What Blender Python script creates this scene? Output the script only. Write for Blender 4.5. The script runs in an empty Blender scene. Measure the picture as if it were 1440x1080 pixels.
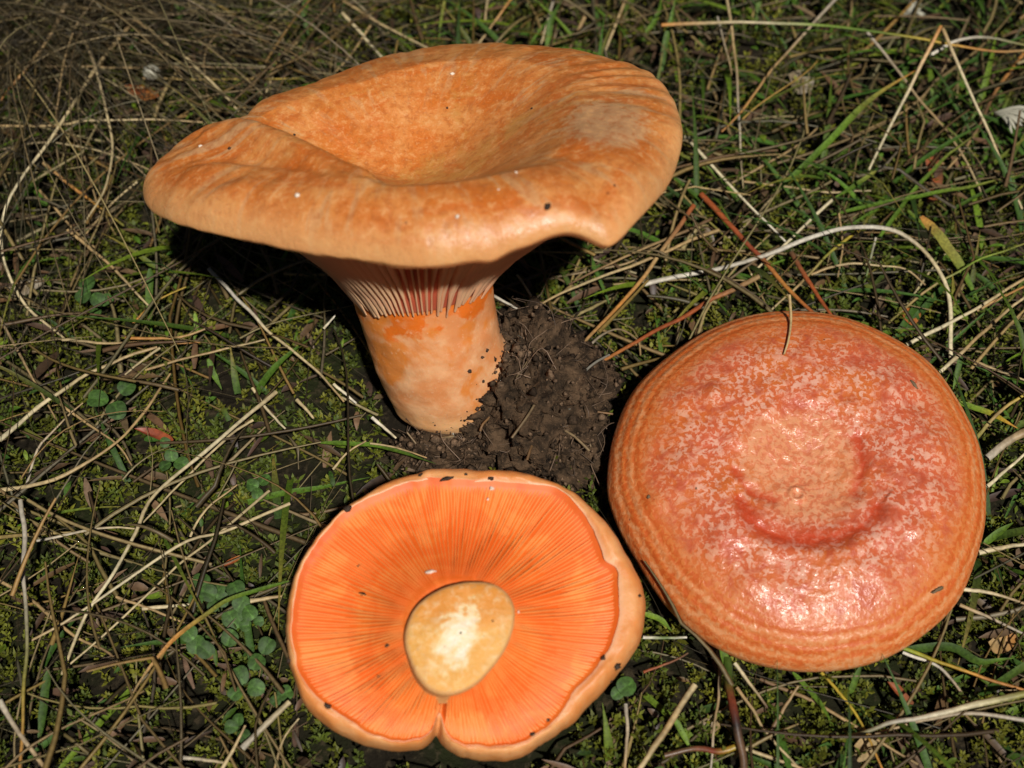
import bpy, math, random
import numpy as np
from mathutils import Vector
from mathutils.bvhtree import BVHTree

random.seed(7)
rng = np.random.default_rng(11)
SC = bpy.context.scene
COL = SC.collection

# ------------------------------------------------------------------ camera, sky, sun, exposure
PITCH = math.radians(57.0)
DIST = 0.33
LENS = 45.0
CAM = np.array([0.0, -DIST * math.cos(PITCH), DIST * math.sin(PITCH)])
UPV = np.array([0.0, math.sin(PITCH), math.cos(PITCH)])
FWD = np.array([0.0, math.cos(PITCH), -math.sin(PITCH)])
FPX = 1440 * LENS / 36.0
SUN_EL = math.radians(60.0)
SUN_AZ = math.radians(21.0)          # towards the right of the photographer

cd = bpy.data.cameras.new('camera')
cd.lens = LENS
cd.sensor_width = 36.0
cd.clip_start = 0.005
cd.clip_end = 200.0
cd.dof.use_dof = True
cd.dof.focus_distance = 0.305
cd.dof.aperture_fstop = 13.0
cam = bpy.data.objects.new('camera', cd)
cam.location = CAM
cam.rotation_euler = (math.pi / 2 - PITCH, 0, 0)
COL.objects.link(cam)
SC.camera = cam

world = bpy.data.worlds.new('World')
SC.world = world
world.use_nodes = True
wt = world.node_tree
sky = wt.nodes.new('ShaderNodeTexSky')
sky.sky_type = 'NISHITA'
sky.sun_disc = False
sky.sun_elevation = SUN_EL
sun_dir = np.array([math.sin(SUN_AZ) * math.cos(SUN_EL), -math.cos(SUN_AZ) * math.cos(SUN_EL), math.sin(SUN_EL)])
sky.sun_rotation = math.atan2(sun_dir[0], sun_dir[1])
wt.nodes['Background'].inputs['Strength'].default_value = 0.010
wt.links.new(sky.outputs[0], wt.nodes['Background'].inputs['Color'])

sl = bpy.data.lights.new('sun', 'SUN')
sl.energy = 4.0
sl.angle = math.radians(2.0)
sl.color = (1.0, 0.96, 0.9)
sun = bpy.data.objects.new('sun', sl)
sun.location = sun_dir * 3
sun.rotation_euler = Vector(-sun_dir).to_track_quat('-Z', 'Y').to_euler()
COL.objects.link(sun)

SC.cycles.max_bounces = 4
SC.cycles.diffuse_bounces = 2
SC.cycles.glossy_bounces = 2
SC.view_settings.view_transform = 'Standard'
SC.view_settings.look = 'None'
SC.view_settings.exposure = 0.0
SC.view_settings.gamma = 1.0
SC.view_settings.use_curve_mapping = False

# ------------------------------------------------------------------ helpers
def ray(px, py):
    d = np.array([1.0, 0, 0]) * (px - 720) / FPX - UPV * (py - 540) / FPX + FWD
    return d / np.linalg.norm(d)

def hit(px, py, o=(0, 0, 0), n=(0, 0, 1)):
    o = np.asarray(o, float); n = np.asarray(n, float)
    d = ray(px, py)
    return CAM + d * (np.dot(o - CAM, n) / np.dot(d, n))

def at(px, py, h):
    return hit(px, py, (0, 0, h))

def _hash(ix, iy, iz, seed):
    h = (ix * 374761393 + iy * 668265263 + iz * 2147483647 + seed * 974634777) & 0xFFFFFFFF
    h = ((h ^ (h >> 13)) * 1274126177) & 0xFFFFFFFF
    h = ((h ^ (h >> 16)) * 2246822519) & 0xFFFFFFFF
    return ((h ^ (h >> 15)) & 0xFFFFFF) / float(0xFFFFFF) * 2 - 1

def vnoise(p, seed=0):
    p = np.asarray(p, float)
    i = np.floor(p).astype(np.int64); f = p - i
    f = f * f * f * (f * (f * 6 - 15) + 10)
    r = 0
    for dx in (0, 1):
        for dy in (0, 1):
            for dz in (0, 1):
                w = (f[:, 0] if dx else 1 - f[:, 0]) * (f[:, 1] if dy else 1 - f[:, 1]) * (f[:, 2] if dz else 1 - f[:, 2])
                r = r + w * _hash(i[:, 0] + dx, i[:, 1] + dy, i[:, 2] + dz, seed)
    return r

def fbm(p, octv=4, seed=0, gain=0.5):
    p = np.asarray(p, float); a = 1.0; r = 0; s = 0
    for k in range(octv):
        r = r + a * vnoise(p * (2.03 ** k) + k * 17.3, seed + k); s += a; a *= gain
    return r / s

def sstep(a, b, x):
    t = np.clip((np.asarray(x, float) - a) / (b - a), 0, 1)
    return t * t * (3 - 2 * t)

def mesh(name, verts, faces, mat, parent=None, base=None, smooth=True, attrs=None, kind=None):
    """one mesh object; verts in world space, moved to the parent's or the given base"""
    v = np.asarray(verts, float)
    if parent is not None:
        v = v - np.array(parent['_b'])
    elif base is not None:
        v = v - np.asarray(base)
    me = bpy.data.meshes.new(name)
    if isinstance(faces, np.ndarray):
        nf, k = faces.shape
        me.vertices.add(len(v)); me.vertices.foreach_set('co', v.astype(np.float32).ravel())
        me.loops.add(nf * k); me.loops.foreach_set('vertex_index', faces.astype(np.int32).ravel())
        me.polygons.add(nf); me.polygons.foreach_set('loop_start', np.arange(0, nf * k, k, dtype=np.int32))
        me.update(calc_edges=True)
    else:
        me.from_pydata([tuple(q) for q in v], [], faces)
        me.update()
    if smooth:
        me.polygons.foreach_set('use_smooth', np.ones(len(me.polygons), bool))
    for an, (typ, arr) in (attrs or {}).items():
        a = me.attributes.new(an, typ, 'POINT')
        arr = np.asarray(arr, np.float32)
        a.data.foreach_set('vector' if typ == 'FLOAT_VECTOR' else 'color' if typ == 'FLOAT_COLOR' else 'value', arr.ravel())
    me.materials.append(mat)
    o = bpy.data.objects.new(name, me)
    COL.objects.link(o)
    if parent is not None:
        o.parent = parent
        o['_b'] = parent['_b']
    elif base is not None:
        o.location = base
        o['_b'] = tuple(float(q) for q in base)
    if kind:
        o['kind'] = kind
    return o

def empty(name, base, label, cat, group=None):
    o = bpy.data.objects.new(name, None)
    o.empty_display_size = 0.01
    o.location = base
    o['_b'] = tuple(float(q) for q in base)
    tag(o, label, cat, group)
    COL.objects.link(o)
    return o

def tag(o, label, cat, group=None):
    o['label'] = label; o['category'] = cat
    if group:
        o['group'] = group
    return o

def grid_faces(nu, nv, wrap_u=False, wrap_v=False):
    u = np.arange(nu if wrap_u else nu - 1); v = np.arange(nv if wrap_v else nv - 1)
    U, V = np.meshgrid(u, v, indexing='ij')
    a = U * nv + V; b = ((U + 1) % nu) * nv + V
    c = ((U + 1) % nu) * nv + (V + 1) % nv; d = U * nv + (V + 1) % nv
    return np.stack([a, b, c, d], -1).reshape(-1, 4)

def tri_list(f):
    return [tuple(int(i) for i in q) for q in f]

def catmull(pts, n):
    p = np.asarray(pts, float)
    if len(p) == 2:
        t = np.linspace(0, 1, n)[:, None]
        return p[0] * (1 - t) + p[1] * t
    p = np.vstack([2 * p[0] - p[1], p, 2 * p[-1] - p[-2]])
    seg = len(p) - 3
    d = np.linalg.norm(np.diff(p[1:-1, :3], axis=0), axis=1)
    cum = np.concatenate([[0], np.cumsum(d)])
    out = []
    for s in np.linspace(0, cum[-1], n):
        k = min(max(int(np.searchsorted(cum, s)) - 1, 0), seg - 1)
        t = (s - cum[k]) / max(d[k], 1e-9)
        a, b, c, e = p[k], p[k + 1], p[k + 2], p[k + 3]
        out.append(0.5 * (2 * b + (c - a) * t + (2 * a - 5 * b + 4 * c - e) * t * t + (3 * b - a - 3 * c + e) * t ** 3))
    return np.array(out)

def periodic(ctrl):
    """ctrl: list of (theta, value...) -> function theta -> values, periodic and smooth"""
    c = np.array(sorted(ctrl)); th = c[:, 0]; v = c[:, 1:]
    te = np.concatenate([th - 2 * math.pi, th, th + 2 * math.pi]); ve = np.vstack([v, v, v])
    m = np.zeros_like(ve)                                  # monotone-ish Hermite slopes
    m[1:-1] = (ve[2:] - ve[:-2]) / (te[2:] - te[:-2])[:, None]
    def f(t):
        t = (np.asarray(t) + math.pi) % (2 * math.pi) - math.pi
        k = np.clip(np.searchsorted(te, t) - 1, 0, len(te) - 2)
        h = te[k + 1] - te[k]; s = ((t - te[k]) / h)[:, None]; h = h[:, None]
        return (ve[k] * (2 * s ** 3 - 3 * s ** 2 + 1) + m[k] * h * (s ** 3 - 2 * s ** 2 + s)
                + ve[k + 1] * (-2 * s ** 3 + 3 * s ** 2) + m[k + 1] * h * (s ** 3 - s ** 2))
    return f

# ------------------------------------------------------------------ material helpers
class NT:
    def __init__(self, name):
        self.m = bpy.data.materials.new(name)
        self.m.use_nodes = True
        self.t = self.m.node_tree
        self.b = self.t.nodes['Principled BSDF']
    def n(self, typ, **kw):
        nd = self.t.nodes.new(typ)
        for k, v in kw.items():
            setattr(nd, k, v)
        return nd
    def put(self, sock, v):
        if hasattr(v, 'is_output') or isinstance(v, bpy.types.NodeSocket):
            self.t.links.new(v, sock)
        else:
            sock.default_value = v
    def attr(self, name, out='Vector'):
        return self.n('ShaderNodeAttribute', attribute_name=name).outputs[out]
    def obj(self):
        return self.n('ShaderNodeTexCoord').outputs['Object']
    def scale(self, vec, s, loc=(0, 0, 0)):
        m = self.n('ShaderNodeMapping'); self.put(m.inputs['Vector'], vec)
        m.inputs['Scale'].default_value = s; m.inputs['Location'].default_value = loc
        return m.outputs[0]
    def noise(self, vec, sc, det=4.0, rough=0.55, dist=0.0):
        nd = self.n('ShaderNodeTexNoise'); self.put(nd.inputs['Vector'], vec)
        nd.inputs['Scale'].default_value = sc; nd.inputs['Detail'].default_value = det
        nd.inputs['Roughness'].default_value = rough; nd.inputs['Distortion'].default_value = dist
        return nd.outputs[0]
    def voronoi(self, vec, sc, feature='F1'):
        nd = self.n('ShaderNodeTexVoronoi', feature=feature); self.put(nd.inputs['Vector'], vec)
        nd.inputs['Scale'].default_value = sc
        return nd.outputs['Distance']
    def mr(self, v, a, b, c=0.0, d=1.0):
        nd = self.n('ShaderNodeMapRange', interpolation_type='SMOOTHSTEP')
        self.put(nd.inputs[0], v)
        for i, q in enumerate((a, b, c, d)):
            nd.inputs[1 + i].default_value = q
        return nd.outputs[0]
    def math(self, op, a, b=0.0):
        nd = self.n('ShaderNodeMath', operation=op)
        self.put(nd.inputs[0], a); self.put(nd.inputs[1], b)
        return nd.outputs[0]
    def mix(self, fac, a, b, blend='MIX'):
        nd = self.n('ShaderNodeMix', data_type='RGBA', blend_type=blend)
        self.put(nd.inputs[0], fac)
        for s, v in ((nd.inputs[6], a), (nd.inputs[7], b)):
            self.put(s, (*v, 1.0) if isinstance(v, tuple) and len(v) == 3 else v)
        return nd.outputs[2]
    def sep(self, vec, i):
        nd = self.n('ShaderNodeSeparateXYZ'); self.put(nd.inputs[0], vec)
        return nd.outputs[i]
    def ramp(self, fac, stops):
        nd = self.n('ShaderNodeValToRGB'); self.put(nd.inputs[0], fac)
        e = nd.color_ramp.elements
        e[0].position, e[0].color = stops[0][0], (*stops[0][1], 1)
        e[1].position, e[1].color = stops[-1][0], (*stops[-1][1], 1)
        for p, c in stops[1:-1]:
            q = e.new(p); q.color = (*c, 1)
        return nd.outputs[0]
    def bump(self, h, strength, dist, normal=None):
        nd = self.n('ShaderNodeBump'); self.put(nd.inputs['Height'], h)
        nd.inputs['Strength'].default_value = strength; nd.inputs['Distance'].default_value = dist
        if normal is not None:
            self.put(nd.inputs['Normal'], normal)
        return nd.outputs[0]
    def done(self, col, rough=0.5, spec=0.5, normal=None, sss=0.0, rad=(0.004, 0.0016, 0.0007)):
        b = self.b
        self.put(b.inputs['Base Color'], (*col, 1) if isinstance(col, tuple) and len(col) == 3 else col)
        self.put(b.inputs['Roughness'], rough)
        self.put(b.inputs['Specular IOR Level'], spec)
        if normal is not None:
            self.put(b.inputs['Normal'], normal)
        if sss:
            b.inputs['Subsurface Weight'].default_value = sss
            b.inputs['Subsurface Radius'].default_value = rad
            b.inputs['Subsurface Scale'].default_value = 1.0
        return self.m

def mat_plain(name, col, rough=0.6, spec=0.3, var=0.25, sc=400.0):
    k = NT(name)
    f = k.noise(k.obj(), sc, 3.0)
    c = k.mix(f, tuple(q * (1 - var) for q in col), tuple(min(1, q * (1 + var)) for q in col))
    return k.done(c, rough, spec)

def mat_tint(name, rough=0.55, spec=0.35, sc=900.0, lo=0.72, hi=1.2, sss=0.0):
    k = NT(name)
    c = k.attr('tint', 'Color')
    f = k.noise(k.obj(), sc, 3.0)
    g = k.mr(f, 0.25, 0.75, lo, hi)
    nd = k.n('ShaderNodeVectorMath', operation='SCALE')
    k.put(nd.inputs[0], c); k.put(nd.inputs['Scale'], g)
    return k.done(nd.outputs[0], rough, spec, k.bump(f, 0.25, 0.0002), sss, (0.001, 0.0008, 0.0003))

M_STRAW = mat_tint('dry_straw', 0.5, 0.4)
M_LEAF = mat_tint('green_leaf', 0.58, 0.25, 1400.0, 0.6, 1.25)
M_MOSS = mat_tint('moss', 0.6, 0.25)
M_NEEDLE = mat_tint('pine_needle', 0.4, 0.45)

def mat_soil(name, a, b, spec=0.2):
    k = NT(name)
    f = k.noise(k.obj(), 260.0, 6.0, 0.65)
    g = k.noise(k.obj(), 1500.0, 3.0, 0.6)
    c = k.mix(k.mr(f, 0.35, 0.68), a, b)
    c = k.mix(k.mr(g, 0.62, 0.75), c, tuple(q * 2.1 for q in b))
    h = k.math('ADD', f, k.math('MULTIPLY', g, 0.5))
    return k.done(c, 0.85, spec, k.bump(h, 0.9, 0.0015))

M_SOIL = mat_soil('soil', (0.024, 0.015, 0.008), (0.115, 0.070, 0.038))
M_SOILBIT = mat_tint('soil_bits', 0.9, 0.15, 1800.0, 0.4, 1.5)
M_CRUMB = mat_plain('soil_crumb', (0.042, 0.025, 0.015), 0.7, 0.3)
k = NT('ground_soil')
f1 = k.noise(k.obj(), 45.0, 5.0, 0.6); f2 = k.noise(k.obj(), 420.0, 4.0, 0.6)
c = k.mix(k.mr(f1, 0.4, 0.62), (0.012, 0.009, 0.005), (0.013, 0.016, 0.004))
c = k.mix(k.mr(f2, 0.5, 0.72), c, (0.045, 0.034, 0.018))
M_GROUND = k.done(c, 0.9, 0.15, k.bump(f2, 0.8, 0.002))

# ------------------------------------------------------------------ ground
def ground_z(x, y):
    p = np.stack([np.asarray(x, float).ravel(), np.asarray(y, float).ravel(), np.zeros(np.size(x))], -1)
    z = 0.004 * fbm(p * 14.0, 3, 3) + 0.0018 * fbm(p * 90.0, 2, 9)
    r = np.hypot(p[:, 0], p[:, 1])
    z = z * (1 - sstep(1.5, 3.0, r)) - 0.002
    return z

s = np.linspace(-1, 1, 261)
ax = 0.32 * s + 14.7 * np.sign(s) * np.abs(s) ** 9
GX, GY = np.meshgrid(ax, ax + 0.02, indexing='ij')
gz = ground_z(GX, GY)
g = mesh('ground', np.stack([GX.ravel(), GY.ravel(), gz], -1), grid_faces(261, 261), M_GROUND, kind='structure')

# ------------------------------------------------------------------ mushroom materials
def mat_cap_funnel():
    k = NT('funnel_cap_skin')
    pc = k.attr('pc'); ob = k.obj()
    u = k.sep(pc, 2)
    buff = k.attr('buff', 'Fac')
    streak = k.noise(k.scale(pc, (4.5, 4.5, 1.6)), 3.0, 5.0, 0.6, 0.5)
    zone = k.noise(k.scale(pc, (1.3, 1.3, 8)), 1.7, 5.0, 0.6, 0.5)
    blot = k.noise(ob, 60.0, 6.0, 0.65, 0.8)
    ochre = k.noise(k.scale(ob, (1, 1, 1), (3.1, 1.7, 0.4)), 48.0, 6.0, 0.65, 0.5)
    fine = k.noise(ob, 1300.0, 3.0, 0.6)
    grain = k.noise(ob, 480.0, 5.0, 0.7, 0.3)
    ends = k.attr('ends', 'Fac')
    rib = k.noise(k.scale(pc, (15, 15, 1.0)), 3.0, 3.0, 0.5, 0.3)
    c = k.mix(k.mr(blot, 0.32, 0.68), (0.61, 0.165, 0.022), (0.69, 0.285, 0.080))
    c = k.mix(k.math('MULTIPLY', k.mr(ochre, 0.48, 0.60), k.mr(u, 0.85, 0.4, 0.1, 0.75)), c, (0.57, 0.27, 0.060))
    c = k.mix(k.math('MULTIPLY', k.mr(zone, 0.48, 0.66), 0.62), c, (0.57, 0.120, 0.010))
    c = k.mix(k.math('MULTIPLY', k.math('MULTIPLY', k.mr(streak, 0.48, 0.64), k.mr(u, 0.35, 0.75)), k.mr(ends, 0.0, 1.0, 0.35, 0.75)), c, (0.53, 0.125, 0.022))
    c = k.mix(k.math('MULTIPLY', k.math('MULTIPLY', k.mr(streak, 0.48, 0.37), k.mr(u, 0.3, 0.7)), k.mr(ends, 0.0, 1.0, 0.5, 0.85)), c, (0.56, 0.32, 0.15))
    c = k.mix(k.math('MULTIPLY', k.math('MULTIPLY', k.mr(rib, 0.52, 0.62), k.mr(u, 0.6, 0.8)), k.math('MULTIPLY', ends, 0.4)), c, (0.55, 0.13, 0.02))
    bf = k.mr(k.math('ADD', buff, k.mr(grain, 0.3, 0.7, -0.22, 0.22)), 0.30, 0.75)
    c = k.mix(k.math('MULTIPLY', bf, 0.85), c, (0.52, 0.29, 0.14))
    c = k.mix(k.math('MULTIPLY', k.mr(grain, 0.52, 0.66), 0.5), c, (0.78, 0.40, 0.15))
    c = k.mix(k.math('MULTIPLY', k.mr(grain, 0.50, 0.37), 0.55), c, (0.44, 0.125, 0.028))
    c = k.mix(k.math('MULTIPLY', k.mr(fine, 0.55, 0.72), 0.3), c, (0.80, 0.46, 0.22))
    dots = k.math('MULTIPLY', k.mr(k.voronoi(ob, 170.0), 0.085, 0.05), k.mr(blot, 0.50, 0.56))
    c = k.mix(k.math('MULTIPLY', dots, 0.6), c, (0.22, 0.07, 0.02))
    c = k.mix(k.math('MULTIPLY', k.mr(u, 0.86, 0.99), 0.65), c, (0.80, 0.42, 0.17))  # brighter rim: the highlight along the lip is painted into the colour
    h = k.math('ADD', k.math('MULTIPLY', fine, 0.3), k.math('ADD', grain, k.math('MULTIPLY', streak, 0.5)))
    return k.done(c, k.math('ADD', k.mr(grain, 0.3, 0.7, 0.30, 0.50), k.mr(u, 0.86, 0.97, 0.0, -0.07)), 0.5, k.bump(h, 0.4, 0.0006), 0.08)

def mat_cap_zoned():
    k = NT('zoned_cap_skin')
    pc = k.attr('pc'); ob = k.obj()
    u0 = k.sep(pc, 2)
    wob = k.noise(ob, 70.0, 4.0, 0.6)
    u = k.math('ADD', u0, k.math('ADD', k.mr(wob, 0.2, 0.8, -0.022, 0.022), k.mr(k.noise(ob, 700.0, 3.0), 0.3, 0.7, -0.008, 0.008)))
    disc = k.attr('disc', 'Fac'); groove = k.attr('groove', 'Fac')
    spk = k.noise(ob, 800.0, 3.0, 0.6, 0.5)
    spk2 = k.noise(ob, 230.0, 5.0, 0.65, 0.6)
    blot = k.noise(ob, 60.0, 4.0, 0.55)
    base = k.mix(k.mr(blot, 0.36, 0.64), (0.58, 0.115, 0.045), (0.61, 0.145, 0.030))
    base = k.mix(k.math('MULTIPLY', k.mr(spk2, 0.50, 0.66), 0.75), base, (0.48, 0.080, 0.036))
    sp = k.math('MULTIPLY', k.mr(spk, 0.46, 0.56), k.mr(spk2, 0.64, 0.42, 0.15, 1.0))
    pale = k.mix(k.mr(u, 0.55, 0.9), (0.78, 0.44, 0.32), (0.70, 0.30, 0.13))
    c = k.mix(k.math('MULTIPLY', sp, k.mr(u, 0.95, 0.6, 0.45, 0.8)), base, pale)
    # pale disc and the red arc round it
    c = k.mix(k.math('MULTIPLY', disc, k.mr(spk, 0.40, 0.58, 0.32, 0.78)), c, (0.72, 0.31, 0.14))
    c = k.mix(k.math('MULTIPLY', groove, k.mr(spk, 0.70, 0.44, 0.6, 1.0)), c, (0.52, 0.060, 0.018))
    # zones towards the margin
    z = k.ramp(u, [(0.78, (0, 0, 0)), (0.84, (0.9, 0.9, 0.9)), (0.868, (0.95, 0.95, 0.95)), (0.886, (0.25, 0.25, 0.25)), (0.900, (0.3, 0.3, 0.3)), (0.918, (1, 1, 1)),
                   (0.938, (1, 1, 1)), (0.951, (0.15, 0.15, 0.15)), (0.962, (0.25, 0.25, 0.25)), (0.974, (0.95, 0.95, 0.95)), (0.985, (0.8, 0.8, 0.8)), (1.0, (0.1, 0.1, 0.1))])
    zo = k.mix(k.mr(spk, 0.46, 0.58, 0.0, 0.6), (0.56, 0.105, 0.014), (0.68, 0.22, 0.055))
    zp = k.mix(k.mr(spk, 0.42, 0.60, 0.0, 0.8), (0.66, 0.22, 0.060), (0.72, 0.36, 0.17))
    edge = k.mix(z, zp, zo)
    c = k.mix(k.mr(u, 0.76, 0.86), c, edge)
    tiny = k.voronoi(ob, 240.0)
    c = k.mix(k.math('MULTIPLY', k.mr(tiny, 0.075, 0.045), k.mr(blot, 0.5, 0.6)), c, (0.25, 0.05, 0.02))
    h = k.math('ADD', spk, k.math('MULTIPLY', spk2, 0.7))
    rough = k.math('ADD', k.mr(spk, 0.38, 0.62, 0.42, 0.20), k.mr(u, 0.75, 0.92, 0.0, 0.18))
    return k.done(c, rough, 0.5, k.bump(h, 0.38, 0.0007), 0.08)

def mat_gill(name, a, b, edge, sss=0.1):
    k = NT(name)
    ob = k.obj()
    blot = k.noise(ob, 75.0, 4.0, 0.6, 0.6)
    fine = k.noise(ob, 700.0, 3.0, 0.6)
    e = k.attr('edge', 'Fac')
    c = k.mix(k.mr(blot, 0.42, 0.58), a, b)
    c = k.mix(k.math('MULTIPLY', e, 0.65), c, edge)
    c = k.mix(k.math('MULTIPLY', k.mr(fine, 0.6, 0.8), 0.3), c, edge)
    return k.done(c, 0.5, 0.35)

def mat_margin():
    k = NT('cap_margin_skin')
    ob = k.obj(); pc = k.attr('pc')
    v = k.sep(pc, 2)
    blot = k.noise(ob, 95.0, 5.0, 0.6); fine = k.noise(ob, 600.0, 4.0, 0.6)
    c = k.mix(k.mr(blot, 0.4, 0.62), (0.72, 0.255, 0.068), (0.77, 0.35, 0.13))
    c = k.mix(k.math('MULTIPLY', k.mr(v, 0.10, 0.0), 0.8), c, (0.86, 0.46, 0.26))
    c = k.mix(k.math('MULTIPLY', k.mr(v, 0.28, 0.6), k.mr(fine, 0.35, 0.6, 0.3, 0.8)), c, (0.60, 0.22, 0.06))
    c = k.mix(k.math('MULTIPLY', k.mr(fine, 0.56, 0.72), 0.4), c, (0.62, 0.20, 0.05))
    return k.done(c, 0.45, 0.4, k.bump(fine, 0.3, 0.0006), 0.12)

def mat_stem():
    k = NT('stem_flesh')
    ob = k.obj(); pc = k.attr('pc')
    t = k.sep(pc, 2)
    blot = k.noise(ob, 60.0, 4.0, 0.6, 0.5); b2 = k.noise(ob, 130.0, 5.0, 0.6); fine = k.noise(ob, 700.0, 4.0, 0.6)
    c = k.mix(k.mr(b2, 0.38, 0.64), (0.70, 0.27, 0.095), (0.80, 0.42, 0.20))
    c = k.mix(k.math('MULTIPLY', k.mr(blot, 0.50, 0.60), 0.8), c, (0.72, 0.21, 0.022))
    c = k.mix(k.math('MULTIPLY', k.mr(t, 0.30, 0.05), 0.75), c, (0.86, 0.50, 0.22))
    ring = k.math('MULTIPLY', k.mr(k.math('ADD', t, k.mr(b2, 0.3, 0.7, -0.10, 0.10)), 0.77, 0.84), k.mr(blot, 0.34, 0.48, 0.45, 1.0))
    c = k.mix(ring, c, (0.72, 0.16, 0.015))
    c = k.mix(k.math('MULTIPLY', k.mr(fine, 0.58, 0.72), 0.35), c, (0.88, 0.56, 0.34))
    dirt = k.math('MULTIPLY', k.mr(k.voronoi(ob, 620.0), 0.16, 0.10), k.math('MULTIPLY', k.mr(t, 0.30, 0.06), k.mr(b2, 0.42, 0.5)))
    c = k.mix(dirt, c, (0.05, 0.03, 0.02))
    return k.done(c, 0.5, 0.35, k.bump(k.math('ADD', b2, k.math('MULTIPLY', fine, 0.4)), 0.3, 0.0009), 0.12)

def mat_cut():
    k = NT('cut_stem_flesh')
    pc = k.attr('pc'); ob = k.obj()
    n1 = k.noise(ob, 150.0, 6.0, 0.7, 0.4)
    u = k.math('ADD', k.math('ADD', k.sep(pc, 2), k.mr(n1, 0.25, 0.75, -0.34, 0.34)), k.mr(k.noise(ob, 620.0, 4.0, 0.7), 0.3, 0.7, -0.13, 0.13))
    fine = k.noise(ob, 520.0, 5.0, 0.7)
    c = k.ramp(u, [(0.10, (0.90, 0.80, 0.62)), (0.36, (0.87, 0.66, 0.37)), (0.58, (0.82, 0.48, 0.16)), (0.78, (0.80, 0.38, 0.075)), (0.96, (0.78, 0.44, 0.15))])
    up = k.math('MULTIPLY', k.mr(k.sep(pc, 1), -0.1, 0.7), k.mr(k.math('ADD', u, k.mr(fine, 0.3, 0.7, -0.1, 0.1)), 0.42, 0.56))
    c = k.mix(k.math('MULTIPLY', up, 0.75), c, (0.76, 0.26, 0.035))
    c = k.mix(k.math('MULTIPLY', k.mr(fine, 0.50, 0.66), 0.5), c, (0.86, 0.60, 0.32))
    c = k.mix(k.math('MULTIPLY', k.mr(fine, 0.46, 0.34), 0.3), c, (0.72, 0.34, 0.09))
    c = k.mix(k.math('MULTIPLY', k.mr(k.voronoi(ob, 420.0), 0.14, 0.06), 0.5), c, (0.48, 0.30, 0.14))
    c = k.mix(k.mr(k.sep(pc, 2), 0.93, 0.97), c, (0.66, 0.33, 0.12))
    return k.done(c, 0.5, 0.35, k.bump(k.math('ADD', fine, n1), 0.5, 0.0009), 0.08)

M_CAP1 = mat_cap_funnel()
M_CAP3 = mat_cap_zoned()
M_GILL1 = mat_gill('pale_gill', (0.76, 0.44, 0.23), (0.72, 0.34, 0.18), (0.84, 0.57, 0.34))
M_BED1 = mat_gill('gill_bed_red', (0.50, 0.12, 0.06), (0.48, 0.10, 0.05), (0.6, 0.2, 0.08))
M_GILL2 = mat_gill('orange_gill', (0.72, 0.120, 0.013), (0.80, 0.260, 0.062), (0.83, 0.32, 0.09))
M_BED2 = mat_gill('gill_bed_orange', (0.70, 0.120, 0.012), (0.73, 0.16, 0.020), (0.76, 0.2, 0.04))
M_MARGIN = mat_margin()
M_STEM = mat_stem()
M_CUT = mat_cut()
M_MILK = mat_plain('milk_drop', (0.80, 0.62, 0.50), 0.3, 0.5, 0.05)
M_GRIT = mat_plain('pale_grit', (0.78, 0.66, 0.52), 0.5, 0.4, 0.1)

def polar_pts(pts, frame, zloc):
    """pixels -> local x, y on the plane z = zloc of a frame"""
    o, X, Y, Z = frame
    out = []
    for p in pts:
        w = hit(p[0], p[1], o + Z * zloc, Z) - o
        out.append((w @ X, w @ Y))
    return np.array(out)

def frame_of(o, back, roll):
    t, r = math.radians(back), math.radians(roll)
    Z = np.array([math.sin(r) * math.cos(t), math.sin(t) * math.cos(r), math.cos(t) * math.cos(r)])
    Z /= np.linalg.norm(Z)
    X = np.array([1.0, 0, 0]) - Z * Z[0]; X /= np.linalg.norm(X)
    return (np.asarray(o, float), X, np.cross(Z, X), Z)

def to_world(fr, P):
    o, X, Y, Z = fr
    P = np.asarray(P)
    return o + P[..., 0:1] * X + P[..., 1:2] * Y + P[..., 2:3] * Z

def seg_dist(x, y, poly):
    """distance to a polyline, side (+ camera side) and position along it"""
    best = np.full(x.shape, 1e9); side = np.zeros_like(x); along = np.zeros_like(x)
    L = np.concatenate([[0], np.cumsum(np.linalg.norm(np.diff(poly, axis=0), axis=1))])
    for i in range(len(poly) - 1):
        a, b = poly[i], poly[i + 1]; d = b - a; l2 = d @ d
        t = np.clip(((x - a[0]) * d[0] + (y - a[1]) * d[1]) / l2, 0, 1)
        dx = x - a[0] - t * d[0]; dy = y - a[1] - t * d[1]
        q = np.hypot(dx, dy); m = q < best
        best = np.where(m, q, best)
        side = np.where(m, np.sign(dx * d[1] - dy * d[0]), side)
        along = np.where(m, (L[i] + t * math.sqrt(l2)) / L[-1], along)
    return best, side, along

BVH = {}
def keep_bvh(name, verts, faces):
    f = faces if isinstance(faces, list) else tri_list(faces)
    BVH[name] = BVHTree.FromPolygons([tuple(v) for v in verts], f)

def gill_blade(name, parent, mat, base_pts, nrm, depth, half, wav=0.0, tang=None):
    """one blade: a row on the bed either side and a sharp lower edge"""
    n = len(base_pts)
    V = np.zeros((n, 3, 3))
    V[:, 0] = base_pts - tang * half[:, None]
    V[:, 1] = base_pts + nrm * depth[:, None] + tang * (wav if np.ndim(wav) == 0 else wav[:, None])
    V[:, 2] = base_pts + tang * half[:, None]
    e = np.zeros((n, 3)); e[:, 1] = 1
    return mesh(name, V.reshape(-1, 3), grid_faces(n, 3), mat, parent, attrs={'edge': ('FLOAT', e.ravel())})

# ------------------------------------------------------------------ mushroom 1: tall funnel-capped one
B1 = at(622, 588, 0.002)
F1 = frame_of(B1, 25.0, -5.0)
HR, HC = 0.066, 0.080
C1 = np.array([0.000, 0.006])            # polar centre of the cap in the local frame

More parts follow.
